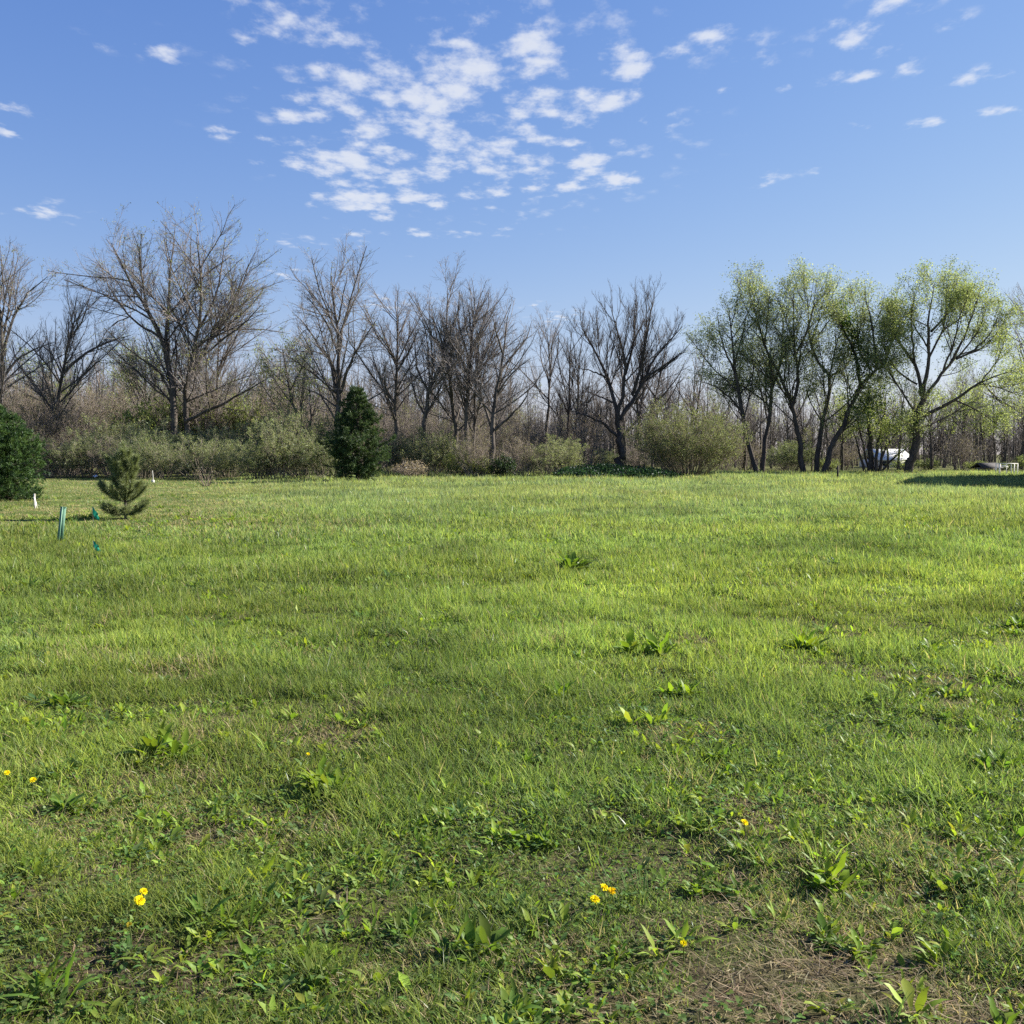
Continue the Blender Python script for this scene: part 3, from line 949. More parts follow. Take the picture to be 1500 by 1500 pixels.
    tree('bare_tree', b, [trunk_from(684, 75, [(684, 650), (685, 586), (688, 530), (691, 474), (703, 418)], .25, .025), trunk_from(694, 75.5, [(694, 628), (697, 544), (701, 490), (712, 440)], .18, .02, 1.5), T(75, [(687, 545), (672, 505), (668, 470), (664, 440)], .10, .02, -2),
                           T(75, [(690, 500), (710, 470), (730, 435)], .11, .02, 2), T(75, [(690, 470), (688, 440), (684, 415)], .08, .02, 1)],
         'bare tree with two close parallel trunks and a rounded top', group='tall trees along the edge of the field', seed=109, d1=2.1, d2=2.7)
    b = foot(720, 74)
    tree('bare_tree', b, [trunk_from(720, 74, [(720, 655), (724, 600), (730, 558), (738, 502), (746, 440)], .25, .025), T(74, [(721, 632), (711, 598), (702, 566), (698, 535)], .13, .02, 1.5), T(74, [(725, 630), (750, 606), (769, 583), (778, 560)], .13, .025, -2),
                           T(74, [(734, 535), (755, 505), (775, 480), (785, 450)], .12, .02, 2), T(74, [(728, 575), (745, 545), (765, 525), (782, 512)], .10, .02, -1), T(74, [(738, 505), (728, 470), (722, 440)], .10, .02, -2)],
         'bare tree with a spreading fan crown, left of the thin lone tree', group='tall trees along the edge of the field', seed=110, d1=2.0, d2=2.6)
    b = foot(800, 92)
    tree('bare_tree', b, [trunk_from(800, 92, [(800, 654), (804, 584), (806, 534), (801, 462)], .20, .02), T(92, [(805, 555), (792, 510), (790, 475)], .08, .015, 1), T(92, [(806, 545), (818, 500), (820, 465)], .08, .015, -1), T(92, [(804, 590), (818, 560)], .05, .01, 1)],
         'thin lone bare tree with sky on both sides, middle of the tree line', group='tall trees along the edge of the field', seed=111, d1=1.6, d2=2.0, t0=.45)
    b = foot(835, 88)
    tree('bare_tree', b, [trunk_from(832, 88, [(832, 650), (834, 572), (834, 524), (838, 465)], .18, .02), trunk_from(842, 88.6, [(843, 640), (848, 570), (850, 510), (858, 468)], .15, .02), trunk_from(855, 89, [(856, 650), (860, 590), (866, 540)], .15, .02), trunk_from(826, 87.6, [(825, 650), (815, 600), (806, 570)], .12, .02),
                           trunk_from(860, 88, [(862, 660), (870, 620), (880, 585)], .14, .02)],
         'clump of thin dark bare stems beside the broad dark tree', group='tall trees along the edge of the field', seed=112, d1=2.3, d2=2.8, bark='bark_dark')
    b = foot(908, 86)
    tree('broad_bare_tree', b, [trunk_from(908, 86, [(908, 665), (907, 632), (904, 606)], .42, .24), T(86, [(905, 640), (885, 621), (866, 612), (838, 602)], .17, .03, -2), T(86, [(905, 612), (894, 567), (880, 529), (862, 492), (846, 462)], .22, .02, 2), T(86, [(905, 610), (914, 567), (916, 524), (903, 475), (893, 435)], .20, .02, -2),
                                 T(86, [(908, 615), (938, 567), (952, 534), (978, 498), (1005, 468)], .22, .02, 2), T(86, [(926, 578), (940, 534), (947, 492), (960, 420)], .17, .02, -3), T(86, [(910, 640), (935, 616), (968, 598)], .14, .02, 2.5), T(86, [(916, 545), (928, 500), (930, 455), (934, 418)], .14, .02, 1),
                                 T(86, [(945, 550), (975, 530), (1000, 510)], .12, .02, -2), T(86, [(888, 550), (868, 540), (845, 535)], .10, .02, -2), T(86, [(900, 590), (880, 580), (856, 570)], .10, .02, 3)],
         'broad dark bare tree with stout trunk and upswept twigs beside the rounded shrub', group='tall trees along the edge of the field', seed=113, top=.92, bark='bark_dark', d1=2.3, d2=3.6, ang=((22, 55), (20, 50), (15, 45)), up=(.16, .18, .16), lmax=(7, 3.6, 2.2))

    b = foot(214, 93)
    tree('budding_tree', b, [trunk_from(214, 93, [(214, 610), (213, 550), (215, 478)], .2, .02), T(93, [(214, 600), (200, 560), (196, 520)], .09, .015, 1), T(93, [(214, 590), (228, 550), (232, 510)], .09, .015, -1), T(93, [(214, 560), (206, 520), (205, 490)], .07, .015, 1)],
         'pale green budding tree behind the biggest bare tree, left of its trunk', group='tall trees along the edge of the field', seed=130, leaves=(7000, .12, YELG, .3), d1=2.0)
    # leafing group on the right
    G = 'trees coming into leaf on the right'
    E = 87
    LV = lambda n, c=PALE, s=.115: (int(n * 3.9), s, c, .42)
    kw = dict(bark='bark_dark', d1=1.7, d2=2.0, group=G, top=.84, ang=((24, 56), (24, 58), (22, 55)), up=(.06, .06, .05), lf=(.64, .5, .5))
    b = foot(1108, E)
    tree('leafing_tree', b, [trunk_from(1109, E, [(1098, 650), (1086, 602), (1078, 554), (1071, 490), (1062, 424)], .28, .03), T(E, [(1084, 600), (1062, 574), (1039, 558), (1018, 551)], .12, .02, -2), T(E, [(1077, 540), (1060, 500), (1048, 460), (1045, 430)], .12, .02, 2), T(E, [(1074, 520), (1085, 470), (1092, 430)], .11, .02, -2),
                              T(E, [(1081, 575), (1100, 545), (1108, 510)], .10, .02, 2)],
         'leafing tree leaning left with a bare low limb, outermost beside the rounded shrub', seed=120, leaves=LV(5200), **kw)
    b = foot(1116, E + .8)
    tree('leafing_tree', b, [trunk_from(1116, E + .8, [(1122, 644), (1129, 596), (1132, 551), (1126, 509), (1113, 464), (1096, 400)], .26, .03), T(E + .8, [(1130, 570), (1145, 520), (1150, 470), (1148, 410)], .14, .02, 2), T(E + .8, [(1120, 490), (1125, 440), (1128, 398)], .11, .02, -2)],
         'leafing tree whose trunk leans right from the base it shares with its left neighbour', seed=121, leaves=LV(5000), **kw)
    b = foot(1177, E)
    tree('leafing_tree', b, [trunk_from(1178, E, [(1170, 644), (1161, 596), (1148, 560), (1132, 528), (1114, 485), (1104, 440)], .32, .03), T(E, [(1161, 594), (1170, 548), (1164, 503), (1161, 442), (1160, 392)], .20, .02, -2), T(E, [(1165, 510), (1185, 460), (1195, 415), (1200, 378)], .13, .02, 2), T(E, [(1148, 560), (1150, 520), (1142, 480)], .10, .02, 2)],
         'leafing tree forked like a Y, third trunk from the rounded shrub', seed=122, leaves=LV(6200), **kw)
    b = foot(1196, E + .5)
    tree('leafing_tree', b, [trunk_from(1196, E + .5, [(1202, 637), (1212, 586), (1215, 541), (1193, 509), (1186, 484), (1182, 405)], .30, .03), T(E + .5, [(1214, 545), (1240, 528), (1252, 500), (1256, 450)], .13, .02, 2), T(E + .5, [(1205, 620), (1188, 590), (1180, 560)], .08, .02, -1.5), T(E + .5, [(1188, 490), (1210, 455), (1226, 430)], .11, .02, -2)],
         'leafing tree with a crooked trunk beside the ivy covered leaning tree', seed=123, leaves=LV(4600), **kw)
    b = foot(1206, E - .5)
    tree('leafing_tree', b, [trunk_from(1206, E - .5, [(1225, 644), (1244, 605), (1263, 560), (1289, 532), (1320, 511)], .36, .04), T(E - .5, [(1262, 562), (1255, 509), (1241, 471), (1225, 440), (1222, 405)], .18, .03, 1), T(E - .5, [(1287, 534), (1286, 490), (1281, 445), (1272, 400)], .16, .02, -2), T(E - .5, [(1282, 540), (1262, 500), (1262, 440), (1255, 400)], .10, .02, 3),
                              T(E - .5, [(1300, 525), (1315, 480), (1322, 430)], .12, .02, 2)],
         'strongly leaning tree with ivy clumps on its limbs', seed=124, leaves=LV(5600), ivy=[([px(1262, 545, E - .5), px(1256, 510, E - .5), px(1243, 475, E - .3), px(1228, 452, E - .2)], .42, 1500), ([px(1268, 608, E - .5), px(1272, 590, E - .5), px(1258, 575, E - .5)], .8, 1100)], **kw)
    b = foot(1280, E + 1)
    st = [trunk_from(1268, E + 1, [(1257, 656), (1250, 630)], .16, .04), trunk_from(1276, E + 1.2, [(1275, 640), (1272, 590), (1270, 540)], .34, .04), trunk_from(1285, E + .8, [(1301, 650), (1326, 616)], .18, .03), trunk_from(1290, E + 1.4, [(1308, 672), (1330, 655)], .14, .03), trunk_from(1282, E + .6, [(1286, 650), (1296, 600), (1300, 560)], .2, .03), trunk_from(1272, E + 1.6, [(1262, 640), (1248, 590)], .14, .03)]
    tree('leafing_tree', b, st, 'low many stemmed leafing tree between the leaning ivy tree and the largest leafing tree', seed=125, leaves=LV(3000, YELG), **kw)
    F = 86
    b = foot(1330, F)
    tree('leafing_tree', b, [trunk_from(1330, F, [(1340, 644), (1348, 602), (1352, 575)], .46, .28), T(F, [(1350, 580), (1338, 522), (1322, 498), (1308, 440), (1304, 395)], .20, .02, 2), T(F, [(1352, 580), (1361, 516), (1361, 464), (1372, 385)], .22, .02, -2), T(F, [(1353, 585), (1382, 541), (1405, 514), (1440, 500)], .20, .02, 2.5),
                              T(F, [(1348, 610), (1398, 586), (1436, 560), (1492, 536)], .20, .03, -4), T(F, [(1345, 630), (1391, 608), (1425, 582)], .12, .02, 3), T(F, [(1395, 525), (1425, 460), (1448, 390)], .14, .02, -2), T(F, [(1366, 470), (1400, 430), (1415, 375)], .13, .02, 3), T(F, [(1340, 530), (1335, 460), (1340, 395)], .13, .02, -3),
                              T(F, [(1425, 508), (1460, 470), (1478, 430)], .11, .02, 1), T(F, [(1440, 560), (1470, 590), (1500, 600)], .09, .02, 2), T(F, [(1362, 500), (1340, 460), (1325, 430)], .09, .02, 2), T(F, [(1382, 541), (1400, 490), (1412, 440), (1430, 400)], .11, .02, -3), T(F, [(1362, 516), (1385, 465), (1395, 410), (1400, 370)], .11, .02, 4), T(F, [(1405, 514), (1440, 470), (1465, 415)], .10, .02, 3), T(F, [(1436, 560), (1465, 520), (1485, 470)], .10, .02, -2), T(F, [(1398, 586), (1430, 600), (1465, 625)], .09, .02, -2), T(F, [(1404, 516), (1450, 492), (1478, 462), (1494, 430)], .11, .02, 2), T(F, [(1346, 612), (1322, 575), (1300, 530), (1290, 470)], .11, .02, -2), T(F, [(1344, 560), (1318, 540), (1296, 505), (1284, 450)], .10, .02, 2), T(F, [(1440, 560), (1475, 565), (1505, 550)], .09, .02, 3)],
         'largest leafing tree on the right with a rounded yellow green crown', seed=126, leaves=LV(17000, PALE + YELG, .12), **kw)
    b = foot(1530, 95)
    tree('bare_tree', b, [trunk_from(1530, 95, [(1528, 620), (1520, 540), (1512, 470), (1505, 420)], .28, .03), T(95, [(1522, 560), (1500, 520), (1488, 470)], .12, .02, 2), T(95, [(1524, 580), (1550, 520), (1560, 460)], .12, .02, -2)],
         'bare tree beyond the right edge, only its left branches showing', group='tall trees along the edge of the field', seed=127, d1=2.0)


make_trees()


# background woods: slender bare trees behind, built from a few kinds and copied
def proto_tree(name, h, seed, stems=1, leaves=None, label='', spread=.5, cols=BUD):
    r = np.random.default_rng(seed)
    limbs = []
    for s in range(stems):
        a = r.uniform(0, 6.283); sp = spread * (1 if stems > 1 else .25)
        dx, dy = math.cos(a) * sp, math.sin(a) * sp
        hh = h * r.uniform(.8, 1)
        limbs.append((np.array([[dx * .2, dy * .2, -.05], [dx * .4, dy * .4, hh * .3], [dx * 1.0, dy, hh * .62], [dx * 1.6 + r.normal(0, .2), dy * 1.6, hh]]), .012 * h + .03, .015))
        for j in range(3):
            a2 = r.uniform(0, 6.283); t = r.uniform(.3, .6); ln = h * r.uniform(.22, .38)
            p0 = np.array([dx, dy, hh * t])
            limbs.append((np.array([p0, p0 + [math.cos(a2) * ln * .3, math.sin(a2) * ln * .3, ln * .4], p0 + [math.cos(a2) * ln * .55, math.sin(a2) * ln * .55, ln]]), .007 * h, .012))
    return tree(name, np.zeros(3), limbs, label, group='slender trees deeper in the woods', seed=seed, leaves=leaves, d1=1.6, d2=1.7, d3=2.8, rtwig=.010, lmax=(3.0, 1.6, .9))


def make_background_trees():
    r = np.random.default_rng(77)
    kinds = [proto_tree('slender_tree', 12, 201), proto_tree('slender_tree', 13, 202, 2), proto_tree('slender_tree', 11, 203, 3, spread=.9), proto_tree('slender_tree', 12, 204, 1, (900, .11, BUD, .12)),
             proto_tree('slender_tree', 10, 205, 2, (2600, .13, YELG, .2), spread=.8)]
    first = [True] * 5
    i = 0
    x = -140
    while x < 1650:
        x += r.uniform(9, 17)
        d = r.uniform(92, 128)
        if x < 480: k = r.choice([0, 1, 2, 3, 4], p=[.2, .25, .2, .15, .2]); hpx = r.uniform(95, 185)
        elif x < 830: k = r.choice([0, 1, 2, 3]); hpx = r.uniform(60, 135)
        elif x < 1040: k = r.choice([0, 1, 2]); hpx = r.uniform(90, 200)
        else: k = r.choice([0, 1, 3, 4], p=[.3, .3, .25, .15]); hpx = r.uniform(75, 150)
        h = hpx / FPX * d + 1.6
        src = kinds[k]
        o = src if first[k] else copy_tree(src)
        first[k] = False
        p = foot(x, d)
        o.location = tuple(float(v) for v in p)
        s = h / [12, 13, 11, 12, 10][k]
        o.scale = (s, s, s)
        o.rotation_euler = (r.normal(0, .06), r.normal(0, .06), r.uniform(0, 6.283))
        where = 'behind the biggest bare tree' if x < 420 else ('behind the pine' if x < 790 else ('behind the broad dark tree' if x < 1040 else 'beyond the leafing trees'))
        o['label'] = ('slender bare grey tree in the woods ' if k < 4 else 'slender pale green budding tree in the woods ') + where
        o['group'] = 'slender trees in the woods ' + where


def make_far_woods():
    r = np.random.default_rng(78)
    mb = MB()
    n = 2400
    y = r.uniform(128, 175, n); x = (r.random(n) * 2 - 1) * (y * .62)
    h = r.uniform(3.0, 11.5, n) * np.where(x < 0, 1.25, .88)
    K = 4
    P = np.zeros((n, K, 3)); dx = r.normal(0, .5, (n, 2))
    for k in range(K):
        t = k / (K - 1)
        P[:, k, 0] = x + dx[:, 0] * t; P[:, k, 1] = y + dx[:, 1] * t; P[:, k, 2] = h * t
    Rd = np.linspace(1, .15, K)[None] * (h * r.uniform(.007, .012, n))[:, None]
    tubes(mb, P, Rd, 4)
    P1, R1 = sprout(P, Rd, 3.4, .08, (20, 60), .32, .12, .2, 4, .02, .018, r, .8, 3.0)
    P2, R2 = sprout(P1, R1, 2.2, .1, (20, 60), .5, .1, .2, 3, .018, .018, r, .5, 1.4, maxn=170000)
    tubes(mb, P1, R1, 3); tubes(mb, P2, R2, 3)
    tag(mb.build('far_woods', M['bark']), 'grey brown mass of bare woodland far behind the field', 'woods', kind='stuff')


make_background_trees()
make_far_woods()


# ------------------------------------------------------------------ shrubs along the edge
def proto_shrub(name, w, h, seed, stemcol, leafcols, nleaf, lsize, nstem=46, dense=1.0):
    r = np.random.default_rng(seed)
    o = empty(name, (0, 0, 0))
    n = nstem
    a = r.uniform(0, 6.283, n); out = np.sqrt(r.random(n)) * w * .5
    K = 6
    P = np.zeros((n, K, 3)); top = h * (1 - .45 * (out / (w * .5))**2) * r.uniform(.7, 1.0, n)
    for k in range(K):
        t = k / (K - 1)
        P[:, k, 0] = np.cos(a) * out * (.25 + .75 * t**.8); P[:, k, 1] = np.sin(a) * out * (.25 + .75 * t**.8); P[:, k, 2] = top * t**.85
    P[:, 1:] += r.normal(size=(n, K - 1, 3)) * .06 * h / 3
    Rd = np.linspace(1, .25, K)[None] * r.uniform(.012, .028, n)[:, None]
    P1, R1 = sprout(P, Rd, 3.8 * dense, .22, (20, 65), .34, .06, .2, 4, .012, .008, r, .3, 1.3)
    P2, R2 = sprout(P1, R1, 3.2 * dense, .1, (20, 65), .5, .05, .2, 3, .01, .0075, r, .2, .7)
    mb = MB()
    tubes(mb, P, Rd, 5, col=np.array(stemcol)); tubes(mb, P1, R1, 3, col=np.array(stemcol))
    mb.build('stems', M['twigs_shrub'], o)
    mb = MB()
    tubes(mb, P2, R2, 3, col=np.array(stemcol))
    src = P2[:, 1:].reshape(-1, 3)
    if nleaf:
        p = src[r.integers(0, len(src), nleaf)] + r.normal(size=(nleaf, 3)) * .07
        c = np.asarray(leafcols)[r.integers(0, len(leafcols), nleaf)] * r.uniform(.6, 1.3, (nleaf, 1))
        leafquads(mb, p, lsize, c, mat=1, rng=r, aspect=.6)
    mb.build('foliage', [M['twigs_shrub'], M['leaf']], o)
    return o


def mat_plain(name):
    m = bpy.data.materials.new(name); m.use_nodes = True
    k = NT(m.node_tree)
    out = k.n('ShaderNodeOutputMaterial'); b = k.n('ShaderNodeBsdfPrincipled'); b.inputs['Roughness'].default_value = .9
    at = k.n('ShaderNodeAttribute', attribute_name='Col')
    pos = k.n('ShaderNodeNewGeometry').outputs['Position']
    n = k.noise(pos, 3.0, 3)
    k.put(b.inputs['Base Color'], k.mix(1.0, at.outputs['Color'], k.mix(n, (.7, .7, .7, 1), (1.25, 1.2, 1.15, 1)), 'MULTIPLY'))
    k.t.links.new(b.outputs[0], out.inputs[0])
    return m


M['twigs_shrub'] = mat_plain('shrub_twig')
OLIVE = [[.24, .275, .14], [.285, .305, .17], [.19, .235, .11]]
MOSS = [[.20, .245, .12], [.23, .26, .125], [.155, .20, .095]]
RUST = [[.23, .20, .13], [.20, .215, .11], [.24, .21, .145]]


def make_shrubs():
    r = np.random.default_rng(88)
    S = {
        'olive': proto_shrub('leafing_shrub', 5.6, 4.8, 301, (.23, .20, .155), OLIVE, 13000, .085),
        'moss': proto_shrub('leafing_shrub', 5.2, 4.4, 302, (.21, .185, .14), MOSS, 13000, .085),
        'rust': proto_shrub('twiggy_shrub', 5.2, 5.2, 303, (.235, .198, .172), RUST, 5000, .07, dense=1.15),
        'brown': proto_shrub('twiggy_shrub', 4.8, 5.6, 304, (.22, .19, .17), RUST, 2600, .07, dense=1.15),
        'bright': proto_shrub('leafing_shrub', 2.6, 2.0, 305, (.13, .12, .07), YELG, 3600, .085),
    }
    names = {'olive': 'olive green shrub just coming into leaf', 'moss': 'dense mossy green shrub', 'rust': 'reddish brown twiggy shrub with few leaves', 'brown': 'tall brown bare twiggy shrub', 'bright': 'small bright yellow green bush'}
    used = {}

    def put(kind, x, d, w=1.0, h=1.0, where=''):
        src = S[kind]
        o = copy_tree(src) if kind in used else src
        used[kind] = 1
        p = foot(x, d)
        o.location = tuple(float(v) for v in p)
        o.rotation_euler = (0, 0, r.uniform(0, 6.283))
        o.scale = (w, w, h)
        tag(o, names[kind] + ' ' + where, 'shrub', 'shrubs ' + where)

    wl = 'along the field edge left of the pine'
    for x in (205, 250, 295, 335, 372, 410, 445, 475): put(r.choice(['olive', 'moss']), x + r.uniform(-8, 8), 63.5 + r.uniform(-1.5, 2.0), r.uniform(.65, .95), r.uniform(.52, .95), wl)
    for x in (20, 60, 95, 130, 165, 195): put(r.choice(['rust', 'olive', 'olive']), x + r.uniform(-8, 8), 66 + r.uniform(-1.5, 2), r.uniform(.75, 1.0), r.uniform(.55, .75), 'in the brown thicket behind the young pine')
    for x in (-60, -20, 25, 70, 110, 150): put(r.choice(['olive', 'moss', 'rust']), x + r.uniform(-8, 8), 75 + r.uniform(-1, 2), r.uniform(.9, 1.2), r.uniform(1.0, 1.35), 'in the brown thicket behind the young pine')
    for x in (15, 40, 75, 105, 130, 165, 200, 235, 270, 300, 345, 375, 400, 430, 470, 510): put(r.choice(['brown', 'rust', 'rust']), x + r.uniform(-10, 10), 84 + r.uniform(-2, 4), r.uniform(1, 1.4), r.uniform(1.2, 1.75), 'under the biggest bare tree')
    for x in (225, 280, 330, 385, 435, 470): put(r.choice(['olive', 'moss', 'olive']), x + r.uniform(-8, 8), 70 + r.uniform(-1.5, 2), r.uniform(.8, 1.05), r.uniform(.80, 1.2), wl)
    wm = 'under the bare trees right of the pine'
    for x in (570, 605, 640, 665, 700, 760, 795, 825): put(r.choice(['moss', 'olive', 'rust']), x + r.uniform(-8, 8), 72 + r.uniform(-1, 2), r.uniform(.65, .9), r.uniform(.55, .85), wm)
    for x in (540, 590, 625, 660, 700, 745, 775, 815, 850): put(r.choice(['brown', 'rust', 'brown']), x + r.uniform(-10, 10), 86 + r.uniform(-2, 5), r.uniform(.9, 1.2), r.uniform(.85, 1.3), wm)
    put('bright', 672, 71.5, .9, 1.0, wm); put('bright', 703, 71.5, .8, .8, 'left of the little dark evergreen bush')
    wr = 'behind the trunks of the leafing trees'
    for x in (880, 935, 975, 1060, 1095, 1140, 1160, 1215, 1240, 1330, 1365, 1400, 1440, 1475, 1510): put(r.choice(['moss', 'brown', 'bright', 'rust']), x + r.uniform(-10, 10), 95 + r.uniform(-2, 8), r.uniform(.8, 1.2), r.uniform(.45, .85), wr)
    for x in (215, 238, 262, 300, 322, 360): put('bright', x, 83 + r.uniform(-2, 3), r.uniform(1.5, 2.2), r.uniform(2.2, 3.4), 'behind the biggest bare tree')
    # the big dome shaped shrub beside the broad tree
    o = proto_shrub('dome_shrub', 9.4, 6.0, 310, (.22, .185, .125), [[.18, .215, .09], [.215, .245, .11], [.145, .18, .075]], 46000, .075, nstem=150, dense=1.0)
    o.location = tuple(float(v) for v in foot(1008, 72))
    tag(o, 'big rounded olive shrub, dome shaped, beside the broad dark tree', 'shrub')
    # low mound of dark green leaves in front of the broad dark tree
    mb = MB(); q = 15000
    u = r.uniform(-1, 1, q); v = r.uniform(-1, 1, q)
    cx = px(905, 700, 68); X = cx[0] + u * 4.3; Y = 69 + v * 3.2
    hh = np.clip(1 - u**2 * .9 - v**2, 0, 1)**.5 * (.78 - .22 * u) * (.6 + .8 * fbm(X, Y, .6, 2))
    k_ = hh > .03
    leafquads(mb, np.stack([X, Y, ground_z(X, Y) + hh * r.uniform(.15, 1, q)], 1)[k_], .13, vary((.035, .075, .035), int(k_.sum()), r, .3, .1), mat=0, rng=r, aspect=.8)
    tag(mb.build('dark_leaf_mound', M['leaf']), 'low mound of dark green leaves in front of the broad dark tree', 'ground cover')
    o = proto_shrub('dark_bush', 1.7, 1.5, 311, (.06, .06, .04), [[.03, .055, .025], [.04, .07, .03]], 3800, .09)
    o.location = tuple(float(v) for v in foot(737, 70))
    tag(o, 'little dark evergreen bush at the field edge under the fan crowned tree', 'shrub')
    o = proto_shrub('bare_sapling', 1.3, 1.2, 312, (.16, .13, .10), RUST, 120, .06, nstem=12, dense=.8)
    o.location = tuple(float(v) for v in gpx(302, 712) * [1, 1, 0])
    tag(o, 'small bare sapling with dry grass in front of the olive shrubs', 'sapling')
    o = proto_shrub('dead_grass_heap', 2.6, 1.15, 313, (.27, .225, .18), [[.28, .235, .18], [.32, .265, .21]], 1200, .10, nstem=60, dense=1.2)
    o.location = tuple(float(v) for v in foot(604, 68.5))
    tag(o, 'pale pinkish heap of dead grass and brush right of the pine', 'brush heap')


make_shrubs()


# ------------------------------------------------------------------ conifers
def needle_tufts(mb, pos, dirs, n, length, width, cols, r, cone=.75):
    """n needles fanned around each shoot"""
    N = len(pos)
    P = np.repeat(pos, n, axis=0); Dv = np.repeat(dirs, n, axis=0)
    d = unit(Dv + r.normal(size=(N * n, 3)) * cone)
    L = length * r.uniform(.6, 1.1, N * n)[:, None]
    s = unit(np.cross(d, r.normal(size=(N * n, 3)))) * width
    P = P + Dv * (r.random((N * n, 1)) - .5) * length * .8
    v = np.stack([P - s, P + s, P + d * L], 1).reshape(-1, 3)
    c = np.repeat(np.asarray(cols)[r.integers(0, len(cols), N)], n, axis=0) * r.uniform(.6, 1.3, (N * n, 1))
    mb.add(v, tris=np.arange(3 * N * n).reshape(-1, 3), mat=1, col=np.repeat(c, 3, axis=0))


def conifer(name, base, h, rad, seed, label, nbr, profile, needle, cols, shootn=9, up=.35, tuft=14, wid=.006, z0=.03, cone=.75):
    r = np.random.default_rng(seed)
    o = empty(name, base, 0, label, 'tree')
    mb = MB()
    K = 8
    tz = np.linspace(-.05, h, K)
    P0 = np.stack([np.cumsum(r.normal(0, .012 * h / 5, K)), np.cumsum(r.normal(0, .012 * h / 5, K)), tz], 1)[None]
    tubes(mb, P0, np.linspace(.022 * h + .01, .008, K)[None], 8)
    mb.build('trunk', M['bark_dark'], o)
    mb = MB()
    t = z0 + (1 - z0) * (np.arange(nbr) + r.random(nbr)) / nbr
    a = np.arange(nbr) * 2.399 + r.normal(0, .3, nbr)
    L = rad * profile(t) * r.uniform(.48, 1.15, nbr)
    Kb = 6
    B = np.zeros((nbr, Kb, 3)); B[:, 0] = np.stack([np.interp(t * h, tz, P0[0, :, 0]), np.interp(t * h, tz, P0[0, :, 1]), t * h], 1)
    el = .15 + up * (t**1.2) * 1.8 + r.normal(0, .12, nbr)
    for k in range(1, Kb):
        e = el + .12 * k * (up > .2)
        B[:, k] = B[:, k - 1] + np.stack([np.cos(a) * np.cos(e), np.sin(a) * np.cos(e), np.sin(e)], 1) * (L / (Kb - 1))[:, None]
        a = a + r.normal(0, .10, nbr)
    tubes(mb, B, np.maximum(np.linspace(1, .3, Kb)[None] * (.012 * L + .004)[:, None], .004), 4)
    Rb = np.ones((nbr, Kb)) * .01
    S1, RS = sprout(B, Rb, shootn, .22, (30, 65), .33, .10, .12, 3, .01, .003, r, needle * 1.2, rad * .45, shape=.6)
    tubes(mb, S1, RS, 3)
    pts = np.concatenate([S1[:, 1], S1[:, 2], B[:, -1], B[:, -2]])
    dr = np.concatenate([unit(S1[:, 2] - S1[:, 1])] * 2 + [unit(B[:, -1] - B[:, -2])] * 2)
    lead = np.array([[P0[0, -1, 0], P0[0, -1, 1], h - needle * 1.2 * j] for j in range(3)])
    pts = np.concatenate([pts, lead]); dr = np.concatenate([dr, np.tile([[0, 0, 1.0]], (3, 1))])
    needle_tufts(mb, pts, dr, tuft, needle, wid, cols, r, cone)
    mb.build('crown', [M['bark_dark'], M['needle']], o)
    return o


PINE = [[.058, .096, .038], [.074, .120, .042], [.043, .077, .034], [.10, .145, .05]]


